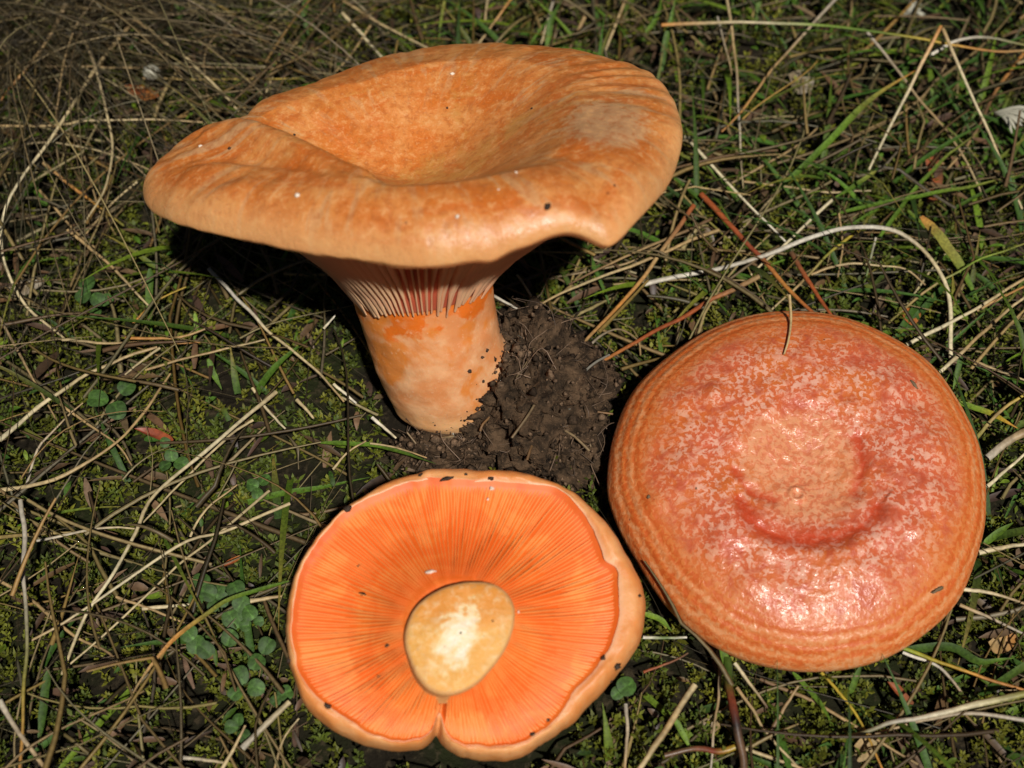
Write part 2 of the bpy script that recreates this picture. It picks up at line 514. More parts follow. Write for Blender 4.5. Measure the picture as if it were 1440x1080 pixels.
rim_px = [(203, 268, .066), (230, 305, .066), (280, 325, .066), (350, 340, .066), (430, 355, .066), (520, 365, .066), (600, 370, .066),
          (660, 365, .066), (720, 350, .067), (765, 335, .068), (800, 327, .0685), (832, 327, .068), (858, 332, .067), (890, 314, .067), (925, 280, .067), (950, 235, .068), (960, 200, .070),
          (955, 165, .0715), (938, 128, .073), (910, 102, .0735), (870, 88, .0740), (830, 79, .0745), (780, 71, .0745), (700, 67, .0745), (620, 71, .0745), (540, 86, .0745), (480, 106, .0745), (430, 125, .0745),
          (375, 141, .0745), (345, 166, .0740), (318, 176, .0740), (290, 183, .0738), (262, 198, .073), (232, 222, .0712)]
crest_px = [(500, 256, .0765), (560, 263, .0768), (640, 256, .0768), (720, 241, .0768), (775, 228, .0768), (808, 205, .0770), (820, 165, .0775), (812, 130, .0780), (790, 104, .0782), (740, 88, .0784),
            (690, 83, .0784), (620, 86, .0784), (560, 98, .0784), (510, 112, .0782), (465, 122, .0777), (425, 137, .0770), (390, 150, .0762), (358, 168, .0752), (338, 186, .0754), (365, 203, .0763), (410, 218, .0766), (455, 239, .0767)]
def polar_ctrl(pxz, c):
    out = []
    for px, py, z in pxz:
        q = polar_pts([(px, py)], F1, z)[0] - c
        out.append((math.atan2(q[1], q[0]), math.hypot(*q), z))
    return out
crest = polar_ctrl(crest_px, C1)
rim = polar_ctrl(rim_px, C1)
fc = periodic(crest)
fr = periodic(rim)

NTH, NIN, NMG = 420, 90, 44
th = np.linspace(-math.pi, math.pi, NTH, endpoint=False)
Rc, Zc = fc(th).T; Rr, Zr = fr(th).T
Rr = np.maximum(Rr, Rc + 0.0015)
rows = []; uu = []
Z0 = 0.0618
for i in range(NIN):
    q = i / (NIN - 1.0)
    f = q * q * (3 - 2 * q)
    wf = sstep(0.2, 0.8, -np.sin(th))                       # a sharper lip in front, a soft shoulder elsewhere
    f = (0.35 + 0.20 * wf) * q ** 1.8 * (1 - (1 - wf) * 0.0) + (0.65 - 0.20 * wf) * f
    rows.append((Rc * q, Z0 + (Zc - Z0) * f)); uu.append(0.72 * q)
for i in range(1, NMG + 1):
    a = i / NMG * math.radians(118)
    sx = np.sin(a) if a < math.pi / 2 else 1 - 0.55 * (1 - math.sin(a))
    zz = np.cos(a)
    rows.append((Rc + (Rr - Rc) * sx - (0.0022 * max(0, -zz)), Zr + (Zc - Zr) * max(zz, 0) - 0.0035 * max(0, -zz)))
    uu.append(0.72 + 0.28 * min(1.0, i / NMG * 118 / 90.0))
R = np.array([r for r, z in rows]); Zt = np.array([z for r, z in rows])      # (rows, theta)
Xl = C1[0] + R * np.cos(th); Yl = C1[1] + R * np.sin(th)
U = np.repeat(np.array(uu)[:, None], NTH, 1)
# folds: raised on the camera side of the line, dropping sharply behind it
foldA = polar_pts([(150, 215), (220, 198), (292, 186), (340, 192), (395, 210), (450, 231), (512, 254)], F1, 0.075)
d, sd, al = seg_dist(Xl, Yl, foldA)
w = np.where(sd > 0, 0.0055, 0.0016)
topm = np.where(U < 0.96, 1.0, 0.3)
Zt = Zt + topm * 0.0058 * np.exp(-(d / w) ** 2) * (1 - 0.35 * al) * sstep(0.15, 0.55, al)
foldB = polar_pts([(150, 250), (240, 240), (330, 236), (430, 250), (500, 258)], F1, 0.079)
d, sd, al = seg_dist(Xl, Yl, foldB)
Zt = Zt + topm * 0.0022 * np.exp(-(d / np.where(sd > 0, 0.006, 0.003)) ** 2) * (1 - al) * sstep(0.1, 0.5, al)
valley = polar_pts([(170, 236), (280, 217), (350, 223), (430, 240), (505, 257)], F1, 0.076)
d, sd, al = seg_dist(Xl, Yl, valley)
Zt = Zt - topm * 0.0026 * np.exp(-(d / np.where(sd > 0, 0.0022, 0.0042)) ** 2) * sstep(0.12, 0.5, al) * (1 - 0.5 * al)
foldC = polar_pts([(866, 345), (850, 300), (832, 268), (806, 243)], F1, 0.072)
d, sd, al = seg_dist(Xl, Yl, foldC)
Zt = Zt - 0.0020 * np.exp(-(d / 0.0042) ** 2) * (1 - 0.4 * al)
foldD = polar_pts([(700, 352), (690, 310), (672, 275)], F1, 0.074)
d, sd, al = seg_dist(Xl, Yl, foldD)
Zt = Zt - 0.0006 * np.exp(-(d / 0.002) ** 2)
P3 = np.stack([Xl.ravel(), Yl.ravel(), Zt.ravel()], -1)
angn = np.stack([np.cos(th) * 5, np.sin(th) * 5, th * 0], -1)
radw = fbm(np.concatenate([np.stack([np.cos(th) * 11, np.sin(th) * 11, np.full(NTH, q * 1.2)], -1) for q in uu]), 3, 21).reshape(U.shape)
lump = fbm(P3 * 70, 3, 5).reshape(U.shape)
Zt = Zt + 0.0009 * lump * sstep(0.0, 0.4, U) + 0.0004 * radw * sstep(0.45, 0.95, U)
rightw = np.exp(-((th - 0.28) / 0.38) ** 2) + 0.6 * np.exp(-((np.abs(th) - math.pi) / 0.3) ** 2)
Zt = Zt + 0.00026 * np.sin(th * 52 + 6 * lump) * rightw * sstep(0.70, 0.80, U) * (1 - sstep(0.97, 1.0, U))
cap_v = to_world(F1, np.stack([Xl, Yl, Zt], -1)).reshape(-1, 3)
bq = polar_pts([(852, 172)], F1, 0.077)[0]
bf = np.exp(-(((Xl - bq[0]) / 0.0095) ** 2 + ((Yl - bq[1]) / 0.013) ** 2)) * 1.15
bq = polar_pts([(640, 190)], F1, 0.066)[0]
bf = np.clip(np.maximum(bf, 0.25 * np.exp(-(((Xl - bq[0]) / 0.014) ** 2 + ((Yl - bq[1]) / 0.010) ** 2))), 0, 1)
ends = np.repeat(np.clip(np.exp(-((th - 0.25) / 0.5) ** 2) + np.exp(-((np.abs(th + 0.15) - math.pi) / 0.45) ** 2), 0, 1)[None], len(R), 0)
pc = np.stack([np.repeat(np.cos(th)[None], len(R), 0), np.repeat(np.sin(th)[None], len(R), 0), U], -1)

m1 = empty('milk_cap_mushroom', B1, 'tall orange mushroom with wavy funnel cap, standing on a dark soil clump', 'mushroom', 'picked orange milk cap mushrooms')
capf = grid_faces(len(R), NTH, wrap_v=True)
mesh('cap', cap_v, capf, M_CAP1, m1, attrs={'pc': ('FLOAT_VECTOR', pc), 'buff': ('FLOAT', bf.ravel()), 'ends': ('FLOAT', ends.ravel())})
keep_bvh('cap1', cap_v, capf)

# underside bed and gills, running down to the stem
RS, ZST = 0.0163, 0.0395
def stem_axis(t):                          # local xy centre of the stem at local z
    return np.stack([0.0022 - 0.0032 * sstep(0, 0.045, t), 0.001 - 0.001 * sstep(0, 0.05, t)], -1)
def bed1(tt, v):
    """v: 0 at stem, 1 at rim"""
    rr, zr = fr(tt).T
    rc = np.maximum(rr, fc(tt)[:, 0] + 0.0015) - 0.0022
    cx = C1[0] + rc * np.cos(tt); cy = C1[1] + rc * np.sin(tt)
    sx = RS * np.cos(tt) - 0.0010; sy = RS * np.sin(tt)
    vv = np.asarray(v)
    wide_ = 0.022 + 0.014 * np.exp(-((tt + 0.45) / 0.75) ** 2)
    dq = np.clip(vv * (rc - RS) / wide_, 0, 1)
    zz = ZST + (zr + 0.0022 - ZST) * (1 - (1 - dq) ** 1.6) - 0.0030 * sstep(0.72, 1.0, vv)
    bx, by = sx + (cx - sx) * vv, sy + (cy - sy) * vv
    rho_ = np.hypot(bx - C1[0], by - C1[1]); ang_ = np.arctan2(by - C1[1], bx - C1[0])
    rcr, zcr = fc(ang_).T
    qq = np.clip(rho_ / rcr, 0, 1); ff = 0.45 * qq ** 2 + 0.55 * qq * qq * (3 - 2 * qq)
    zz = np.minimum(zz, Z0 + (zcr - Z0) * ff - 0.0042)          # stay inside the flesh of the cap
    return np.stack([bx, by, zz], -1)
NV = 30
bedP = np.stack([bed1(th, v) for v in np.linspace(0, 1, NV)], 0)
mesh('gill_bed', to_world(F1, bedP).reshape(-1, 3), grid_faces(NV, NTH, wrap_v=True), M_BED1, m1,
     attrs={'edge': ('FLOAT', np.zeros(NV * NTH))})
NG = 98
for i in range(NG):
    for short in (0, 1):
        t = -math.pi + (i + 0.5 * short + random.uniform(-0.16, 0.16)) / NG * 2 * math.pi
        v0 = random.uniform(0.30, 0.5) if short else 0.0
        vs = np.linspace(v0, 0.985, 11)
        bp = bed1(np.full(11, t), vs)
        if not short:                                       # run unevenly down the stem
            dr_ = random.uniform(0.0, 1.0) ** 2 * 0.0020
            bp[0, 2] -= dr_ + 0.0004; bp[0, :2] *= 1.012; bp[1, 2] -= dr_ * 0.35
        ta = np.array([-math.sin(t), math.cos(t), 0.0])
        dn = np.gradient(bp, axis=0); dn /= np.linalg.norm(dn, axis=1)[:, None]
        nr = np.cross(dn, ta); nr *= np.sign(-nr[:, 2:3])
        q = (vs - v0) / (1 - v0)
        dep = (0.0042 if not short else 0.0028) * np.clip(np.minimum(1.0, (0.07 + 2.6 * q)) * np.minimum(1, (1 - q) * 2.2 + 0.12), 0.03, 1)
        hw = np.full(11, 0.00036) * (0.6 + 0.6 * q)
        o, X, Y, Z = F1
        wv = 0.00025 * np.sin(q * 5 + random.uniform(0, 6))
        gill_blade('gill', m1, M_GILL1, to_world(F1, bp), nr @ np.array([X, Y, Z]), dep, hw, wv, (ta @ np.array([X, Y, Z]))[None, :])

# stem
NS, NST = 56, 96
ts = np.linspace(0, 1, NS); ta = np.linspace(-math.pi, math.pi, NST, endpoint=False)
zs = 0.000 + ts * (ZST + 0.0035)
ctr = stem_axis(zs)
rad = np.interp(ts, [0, 0.03, 0.10, 0.22, 0.42, 0.62, 0.82, 0.93, 1.0], [0.0075, 0.0112, 0.0133, 0.0145, 0.0154, 0.0159, 0.0162, 0.0165, 0.0168])
SX = ctr[:, 0:1] + rad[:, None] * np.cos(ta); SY = ctr[:, 1:2] + rad[:, None] * np.sin(ta) * 0.96
SZ = np.repeat(zs[:, None], NST, 1)
sp3 = np.stack([SX.ravel(), SY.ravel(), SZ.ravel()], -1)
ln = 1 + 0.05 * fbm(sp3 * 60, 3, 31).reshape(NS, NST) + 0.018 * fbm(sp3 * 230, 2, 33).reshape(NS, NST)
bul = 0.0045 * np.exp(-((zs - 0.013) / 0.006) ** 2)[:, None] * np.exp(-((ta - 0.05) / 0.5) ** 2)[None]
SX = ctr[:, 0:1] + (SX - ctr[:, 0:1]) * ln + bul; SY = ctr[:, 1:2] + (SY - ctr[:, 1:2]) * ln
# decurrent gill ends: a toothed collar at the top
SZ[-1] += 0.0012 * np.sin(ta * NG * 0.9)
pcs = np.stack([np.repeat(np.cos(ta)[None], NS, 0), np.repeat(np.sin(ta)[None], NS, 0), np.repeat(ts[:, None], NST, 1)], -1)
sv = to_world(F1, np.stack([SX, SY, SZ], -1)).reshape(-1, 3)
sf = grid_faces(NS, NST, wrap_v=True)
mesh('stem', sv, sf, M_STEM, m1, attrs={'pc': ('FLOAT_VECTOR', pcs)})
keep_bvh('stem1', sv, sf)

# soil clump at the stem base
def blob(name, parent, centre, rx, ry, rz, mat, seed, amp, nu=64, nv=96, rot=0.0, flat=True):
    a = np.linspace(0.001, math.pi - 0.001, nu); b = np.linspace(0, 2 * math.pi, nv, endpoint=False)
    A, Bq = np.meshgrid(a, b, indexing='ij')
    n = np.stack([np.sin(A) * np.cos(Bq), np.sin(A) * np.sin(Bq), np.cos(A)], -1).reshape(-1, 3)
    rr = 1 + amp * fbm(n * 2.2 + seed, 3, seed) + amp * 0.55 * fbm(n * 9, 3, seed + 5) + amp * 0.35 * fbm(n * 30, 2, seed + 9)
    p = n * rr[:, None] * np.array([rx, ry, rz])
    cr, sr = math.cos(rot), math.sin(rot)
    p = np.stack([p[:, 0] * cr - p[:, 1] * sr, p[:, 0] * sr + p[:, 1] * cr, p[:, 2]], -1) + centre
    f = grid_faces(nu, nv, wrap_v=True)
    return mesh(name, p, f, mat, parent), p, f
ck = at(735, 560, 0.010)
clump, cv, cf = blob('soil_clump', m1, ck + np.array([0.001, 0.004, -0.003]), 0.0205, 0.0195, 0.0170, M_SOIL, 4, 0.38, rot=-0.5)
clump['label'] = 'dark crumbly soil clinging to the stem base'
keep_bvh('clump', cv, cf)
ck2 = at(650, 632, 0.004)
c2, cv2, cf2 = blob('soil_clump', m1, ck2 + np.array([0.0, 0.001, -0.004]), 0.0165, 0.0062, 0.0080, M_SOIL, 14, 0.32)
keep_bvh('clump2', cv2, cf2)
ck3 = at(792, 610, 0.006)
c3, cv3, cf3 = blob('soil_clump', m1, ck3 + np.array([0.0, 0.0, -0.004]), 0.0115, 0.0115, 0.0115, M_SOIL, 24, 0.34)
keep_bvh('clump3', cv3, cf3)

def cast(px, py, names):
    d = Vector(ray(px, py)); best = None
    for n in names:
        loc, nr, i, dist = BVH[n].ray_cast(Vector(CAM), d)
        if loc is not None and (best is None or dist < best[2]):
            best = (np.array(loc), np.array(nr), dist)
    return best

def chunk_mesh(rad, seed):
    r = np.random.default_rng(seed)
    a = np.array([[0, 0, 1], [.9, 0, .1], [.28, .85, .1], [-.72, .53, -.05], [-.72, -.53, .1], [.28, -.85, 0], [0, 0, -.9]]) * r.uniform(0.65, 1.25, (7, 1)) * rad
    f = [(0, i, i % 5 + 1) for i in range(1, 6)] + [(6, i % 5 + 1, i) for i in range(1, 6)]
    return a, f
# crumbs and root hairs on the clump: real geometry joined into one part each
allv = np.vstack([cv, cv2, cv3])

def tube_arrays(P, rad, sides=5, flat=1.0, up=None):
    P = np.asarray(P, float); n = len(P)
    T = np.gradient(P, axis=0); T /= np.linalg.norm(T, axis=1)[:, None] + 1e-12
    ref = np.array([0, 0, 1.0]) if up is None else np.asarray(up, float)
    S = np.cross(T, ref); l = np.linalg.norm(S, axis=1)[:, None]
    S = np.where(l > 1e-3, S / (l + 1e-12), np.array([1.0, 0, 0]))
    Nn = np.cross(S, T)
    a = np.arange(sides) / sides * 2 * math.pi
    rad = np.broadcast_to(rad, (n,))
    ring = (S[:, None, :] * np.cos(a)[None, :, None] + Nn[:, None, :] * (np.sin(a) * flat)[None, :, None]) * rad[:, None, None]
    return (P[:, None, :] + ring).reshape(-1, 3), grid_faces(n, sides, wrap_v=True)

class Batch:
    def __init__(self):
        self.v = []; self.f = []; self.c = []; self.n = 0
    def add(self, v, f, c):
        self.v.append(v); self.f.append(np.asarray(f) + self.n); self.n += len(v)
        c = np.asarray(c, float)
        if c.ndim == 1:
            c = np.repeat(c[None], len(v), 0)
        self.c.append(np.concatenate([c, np.ones((len(c), 1))], 1))
    def build(self, name, mat, parent=None, kind='stuff', smooth=True):
        return mesh(name, np.vstack(self.v), np.vstack(self.f), mat, parent, kind=kind, smooth=smooth,
                    attrs={'tint': ('FLOAT_COLOR', np.vstack(self.c))})
bt = Batch()
for j in range(2600):
    p = allv[rng.integers(len(allv))] + rng.normal(0, 0.0007, 3)
    a, f = chunk_mesh(float(np.clip(rng.lognormal(-7.45, 0.45), 0.0002, 0.0019)), j % 60)
    th_ = rng.uniform(0, 6.28); cz, sz = math.cos(th_), math.sin(th_)
    a = np.stack([a[:, 0] * cz - a[:, 1] * sz, a[:, 0] * sz + a[:, 1] * cz, a[:, 2]], -1)
    bt.add(a + p, np.array(f), np.array([0.125, 0.080, 0.048]) * rng.uniform(0.15, 1.4))
soil_tree = BVHTree.FromPolygons([tuple(q) for q in np.vstack([cv, cv2, cv3])], tri_list(np.vstack([cf, cf2 + len(cv), cf3 + len(cv) + len(cv2)])))
for j in rng.integers(0, len(sv), 5200):                       # earth clinging to the stem near the clump
    p = sv[j]; dn_ = soil_tree.find_nearest(Vector(p))[3]
    if dn_ is None or rng.uniform() > math.exp(-dn_ / 0.0012) * 0.55:
        continue
    a, f = chunk_mesh(float(np.clip(rng.lognormal(-8.1, 0.45), 0.00012, 0.0008)), j % 60)
    bt.add(a + p + rng.normal(0, 0.0002, 3), np.array(f), np.array([0.07, 0.042, 0.026]) * rng.uniform(0.2, 1.3))
bt.build('soil_crumbs', M_SOILBIT, clump, smooth=False)
bt = Batch()
for j in range(420):
    p = allv[rng.integers(len(allv))]
    if p[2] < 0.002:
        continue
    d = rng.normal(0, 1, 3); d[2] *= 0.4; d /= np.linalg.norm(d)
    L = rng.uniform(0.003, 0.013)
    q = catmull([p - d * L * 0.5, p + np.array([0, 0, 0.0006]) + rng.normal(0, 0.0014, 3), p + d * L * 0.5 + rng.normal(0, 0.0022, 3)], 9)
    v, f = tube_arrays(q, rng.uniform(0.00006, 0.00017), 3)
    tq = rng.uniform(0.4, 1.4)
    bt.add(v, f, np.array([0.19, 0.125, 0.08]) * tq)
for j in range(46):                                        # bits of straw and needle stuck in the earth
    p = allv[rng.integers(len(allv))]
    if p[2] < 0.004:
        continue
    d = rng.normal(0, 1, 3); d[2] *= 0.3; d /= np.linalg.norm(d); L = rng.uniform(0.002, 0.007)
    v, f = tube_arrays(catmull([p - d * L, p + rng.normal(0, 0.0004, 3) + [0, 0, 0.0006], p + d * L], 6), rng.uniform(0.0002, 0.00042), 4, 0.5)
    bt.add(v, f, [np.array([0.30, 0.21, 0.11]), np.array([0.22, 0.12, 0.05]), np.array([0.36, 0.34, 0.27])][j % 3] * rng.uniform(0.4, 1.0))
bt.build('root_hairs', M_STRAW, clump)

# ------------------------------------------------------------------ mushroom 2: lying upside down, gills up
F2 = frame_of(at(640, 893, 0.0245), -11.0, 2.0)
B2 = np.array([F2[0][0], F2[0][1], 0.0])
out_px = [(640, 655), (700, 658), (760, 668), (810, 690), (850, 728), (882, 770), (902, 812), (910, 850), (905, 890), (890, 920), (860, 958), (820, 1000),
          (770, 1040), (720, 1064), (670, 1067), (634, 1056), (620, 1042), (612, 1030), (604, 1040), (590, 1049), (560, 1052), (510, 1045), (460, 1020), (425, 985), (408, 940),
          (400, 880), (405, 830), (425, 780), (460, 735), (500, 700), (560, 670), (600, 658)]
in_px = [(641, 675), (700, 676), (747, 679), (787, 687), (828, 730), (845, 766), (853, 786), (868, 797), (871, 836), (861, 901), (840, 933), (808, 970),
         (792, 999), (755, 1031), (726, 1045), (677, 1049), (640, 1040), (625, 1022), (620, 1004), (616, 1004), (608, 1024), (593, 1037), (571, 1041), (535, 1035), (502, 1019), (466, 994), (433, 962),
         (417, 933), (411, 884), (415, 836), (429, 787), (453, 750), (486, 717), (519, 699), (555, 683), (596, 672)]
def pol(pxs, fr_, z):
    q = polar_pts(pxs, fr_, z)
    return [(math.atan2(y, x), math.hypot(x, y)) for x, y in q]
fo = periodic(pol(out_px, F2, -0.002)); fi = periodic(pol(in_px, F2, 0.001))
NT2 = 540
t2 = np.linspace(-math.pi, math.pi, NT2, endpoint=False)
ring_ = np.stack([np.cos(t2), np.sin(t2), 0 * t2], -1)
Ro = fo(t2)[:, 0] + 0.0005 * fbm(ring_ * 7, 3, 120); Ri = np.minimum(fi(t2)[:, 0] + 0.0006 * fbm(ring_ * 9, 3, 121), Ro - 0.0012)
tn = math.atan2(*(polar_pts([(615, 1030)], F2, 0)[0][::-1]))
notch = np.exp(-((t2 - tn) / 0.035) ** 2)
RS2 = 0.0135
def bed2_z(rho, ri):
    v = np.clip((rho - 0.010) / (ri - 0.010), 0.0, 1.05)
    return 0.0098 * np.clip(1 - v, 0, 2) ** 1.7 - 0.0010 * np.sin(np.clip(v, 0, 1) * math.pi)
m2 = empty('milk_cap_mushroom', B2, 'upturned orange mushroom showing gills and cut stem, lying cap down', 'mushroom', 'picked orange milk cap mushrooms')
# cap: rolled margin and the dome it lies on
rows = []
vv = []
NM = 26
for i in range(NM):
    a = i / (NM - 1.0)
    wdt = Ro - Ri
    rho = Ri + wdt * (0.5 - 0.5 * np.cos(a * math.pi * 0.5) if False else np.sin(a * math.pi / 2) ** 1.0)
    arch = np.clip(wdt * 0.22, 0.0003, 0.0017)
    z = arch * np.sin(min(a * 1.25, 1) * math.pi) * 1.0 - (0.0058 + 0.0) * (1 - math.cos(a * math.pi / 2)) - 0.0022 * notch * math.sin(a * math.pi)
    rows.append((rho, z)); vv.append(a * 0.6)
zlast = rows[-1][1]
for i in range(1, 40):
    a = i / 39.0
    rho = Ro * np.cos(a * math.pi / 2) ** 0.75 + 1e-5
    rows.append((rho, zlast - (0.0185) * np.sin(a * math.pi / 2) ** 1.1)); vv.append(0.6 + 0.4 * a)
R2 = np.array([r for r, z in rows]); Z2 = np.array([z for r, z in rows])
XX = R2 * np.cos(t2); YY = R2 * np.sin(t2)
p3 = np.stack([XX.ravel(), YY.ravel(), Z2.ravel()], -1)
Z2 = Z2 + (0.0008 * fbm(p3 * 90, 3, 44) + 0.0004 * fbm(p3 * 300, 2, 46)).reshape(Z2.shape) * np.array(sstep(0, 0.12, vv))[:, None]
v2 = to_world(F2, np.stack([XX, YY, Z2], -1)).reshape(-1, 3)
print('m2 lowest', v2[:, 2].min())
pc2 = np.stack([np.repeat(np.cos(t2)[None], len(R2), 0), np.repeat(np.sin(t2)[None], len(R2), 0), np.repeat(np.array(vv)[:, None], NT2, 1)], -1)
f2 = grid_faces(len(R2), NT2, wrap_v=True)
mesh('cap', v2, f2, M_MARGIN, m2, attrs={'pc': ('FLOAT_VECTOR', pc2)})
keep_bvh('cap2', v2, f2)
# gill bed
NB = 30
rb = np.stack([0.004 + (Ri + 0.0004 - 0.004) * q for q in np.linspace(0, 1, NB)], 0)
zb = np.stack([bed2_z(r, Ri) for r in rb], 0) - 0.0009 + 0.0008 * sstep(0.93, 1.0, np.linspace(0, 1, NB))[:, None]
wav2 = 0.0007 * fbm(np.stack([(rb * np.cos(t2)).ravel(), (rb * np.sin(t2)).ravel(), rb.ravel() * 0], -1) * 60, 2, 50).reshape(rb.shape)
zb = zb + wav2 - 0.0012 * np.exp(-((t2 - tn) / 0.05) ** 2)[None]
bv = to_world(F2, np.stack([rb * np.cos(t2), rb * np.sin(t2), zb], -1)).reshape(-1, 3)
bf2 = grid_faces(NB, NT2, wrap_v=True)
mesh('gill_bed', bv, bf2, M_BED2, m2, attrs={'edge': ('FLOAT', np.zeros(len(bv)))})
keep_bvh('bed2', bv, bf2)
Bm = np.array(F2[1:4])
NG2 = 150
for i in range(NG2):
    for short in (0, 1):
        t = -math.pi + (i + 0.5 * short + random.uniform(-0.10, 0.10)) / NG2 * 2 * math.pi
        if abs(t - tn) < 0.02:
            continue
        ri = float(np.interp(t, t2, Ri))
        r0 = 0.0085 if not short else RS2 + (ri - RS2) * random.uniform(0.22, 0.42)
        if r0 > ri - 0.003:
            continue
        rho = np.linspace(r0, ri - 0.0001, 11)
        q = (rho - r0) / (ri - r0)
        bend = 0.03 * math.sin(i * 0.21) * np.sin(q * 2.2) + 0.012 * math.sin(i * 1.7)* np.sin(q * math.pi)
        tt = t + bend * 0.5
        wv = 0.0007 * fbm(np.stack([rho * np.cos(tt), rho * np.sin(tt), rho * 0], -1) * 60, 2, 50)
        zz = bed2_z(rho, ri) - 0.0012 + wv
        bp = np.stack([rho * np.cos(tt), rho * np.sin(tt), zz], -1)
        tg = np.stack([-np.sin(tt), np.cos(tt), 0 * tt], -1)
        nr = np.repeat(np.array([[0, 0, 1.0]]), 11, 0)
        dep = np.interp(q, [0, 0.5, 1], [0.75, 1, 1]) * (0.0010 if not short else 0.0009) * np.clip(np.minimum(1.0, (0.85 if not short else 0.3) + 3 * q) * np.minimum(1, (1 - q) * 9 + 0.25), 0.05, 1) * random.uniform(0.88, 1.08)
        hw = 0.00012 + 0.00026 * (rho - 0.0085) / 0.03
        gill_blade('gill', m2, M_GILL2, to_world(F2, bp), nr @ Bm, dep, np.clip(hw, 0.00012, 0.0005), 0.00012 * np.sin(q * 7 + i), tg @ Bm)

# cut stem
cut_px = [(662, 817), (693, 819), (713, 831), (724, 851), (724, 878), (717, 902), (703, 927), (687, 947), (662, 969), (632, 979), (607, 974), (587, 955), (575, 929),
          (568, 902), (571, 878), (587, 849), (611, 831), (638, 821)]
HS2 = 0.0125
qc = polar_pts(cut_px, F2, HS2); cc = qc.mean(0)
fs = periodic([(math.atan2(y, x), math.hypot(x, y)) for x, y in qc - cc])
NA = 120
ta = np.linspace(-math.pi, math.pi, NA, endpoint=False)
rc_ = fs(ta)[:, 0]
rows = []; pv = []
for z, kf, mixc in ((0.0015, 1.12, 0.0), (0.0035, 1.03, 0.1), (0.006, 1.00, 0.35), (0.009, 0.985, 0.7), (0.0113, 0.99, 0.95), (0.0121, 0.985, 1.0), (0.0125, 0.95, 1.0)):
    rows.append((kf, z, mixc)); pv.append(0.97)
for q in (0.86, 0.72, 0.58, 0.44, 0.30, 0.16, 0.02):
    rows.append((q, HS2 + 0.0010 * (1 - q * q), 1.0)); pv.append(q)
c0 = np.array([0.0001, -0.0006])
SP = np.stack([np.stack([c0[0] + (cc[0] - c0[0]) * m + rc_ * kf * np.cos(ta), c0[1] + (cc[1] - c0[1]) * m + rc_ * kf * np.sin(ta), np.full(NA, z)], -1) for kf, z, m in rows], 0)
nz = fbm(SP.reshape(-1, 3) * 150, 3, 61).reshape(SP.shape[:2])
SP[..., 2] += 0.0007 * nz * np.array([0, 0, 0, 0, .5, .8, 1] + [1] * 7)[:, None]
pcc = np.stack([np.repeat(np.cos(ta)[None], len(rows), 0), np.repeat(np.sin(ta)[None], len(rows), 0), np.repeat(np.array(pv)[:, None], NA, 1)], -1)
s2v = to_world(F2, SP).reshape(-1, 3); s2f = grid_faces(len(rows), NA, wrap_v=True)
stem2 = mesh('stem', s2v, s2f, M_CUT, m2, attrs={'pc': ('FLOAT_VECTOR', pcc)})
stem2['label'] = 'stem cut off flat, pale at the core and orange at the edge'
keep_bvh('stem2', s2v, s2f)

# ------------------------------------------------------------------ mushroom 3: round cap seen from above
F3 = frame_of(at(1120, 694, 0.0125), -3.0, 0.0)
B3 = np.array([F3[0][0], F3[0][1], 0.0])
o3_px = [(855, 656), (866, 602), (889, 552), (938, 503), (1002, 463), (1061, 444), (1115, 440), (1184, 449), (1247, 474), (1306, 513), (1350, 572), (1377, 631), (1386, 695), (1385, 734),
         (1370, 793), (1346, 847), (1301, 891), (1242, 926), (1154, 943), (1076, 935), (1002, 906), (943, 857), (899, 793), (869, 739), (855, 695)]
f3r = periodic(pol(o3_px, F3, 0.0))
N3, M3 = 420, 170
t3 = np.linspace(-math.pi, math.pi, N3, endpoint=False)
R3 = f3r(t3)[:, 0]
us = np.concatenate([np.linspace(0, 0.9, 120), 0.9 + 0.1 * np.sin(np.linspace(0, math.pi / 2, 51)[1:])])
H3 = 0.0130
def prof3(u):
    return H3 * (1 - u ** 3.4) ** 0.62 - 0.0042 * np.exp(-(u / 0.36) ** 2)
X3 = us[:, None] * (R3 * np.cos(t3)); Y3 = us[:, None] * (R3 * np.sin(t3))
Z3 = np.repeat(prof3(np.clip(us, 0, 1))[:, None], N3, 1)
Yc = polar_pts([(1118, 660)], F3, H3 - 0.003)[0]       # centre of the pale disc
sh = (1 - us[:, None] ** 2)
q3 = np.stack([X3.ravel(), Y3.ravel(), 0 * X3.ravel()], -1)
Z3 += sh * (0.0010 * fbm(q3 * 75, 3, 71) + 0.00055 * fbm(q3 * 190, 3, 74) + 0.00018 * fbm(q3 * 520, 2, 78)).reshape(Z3.shape)
def px3(px, py, h=H3 - 0.001):
    return polar_pts([(px, py)], F3, h)[0]
def gb(px, py, r, a, e=1.0):
    global Z3
    c_ = px3(px, py)
    Z3 = Z3 + a * np.exp(-(((X3 - c_[0]) / r) ** 2 + ((Y3 - c_[1]) / (r * e)) ** 2))
for px, py, r, a in ((1005, 550, .0024, .0011), (1018, 752, .0036, .0013), (1262, 540, .0040, .0010), (1318, 622, .0042, .0011), (1305, 690, .0036, .0010), (1205, 570, .0028, .0009), (1290, 560, .0022, -.0008),
                     (1040, 640, .003, -.0008), (965, 640, .0025, .0007), (1180, 800, .004, .0006), (1060, 820, .0042, .0009), (1230, 800, .004, .0008), (920, 700, .003, .0007), (1140, 560, .0022, .0006), (1085, 575, .002, .0006),
                     (1290, 740, .0025, .0008), (1330, 720, .002, .0006), (960, 560, .003, .0007), (1100, 870, .004, .0005)):
    gb(px, py, r, a)
c_ = px3(1124, 688); dd = np.hypot(X3 - c_[0], Y3 - c_[1])
Z3 += 0.0007 * np.exp(-((dd - 0.0016) / 0.0006) ** 2)
dc = px3(1125, 648); ddx = np.hypot((X3 - dc[0]) / 0.0150, (Y3 - dc[1]) / 0.0145)
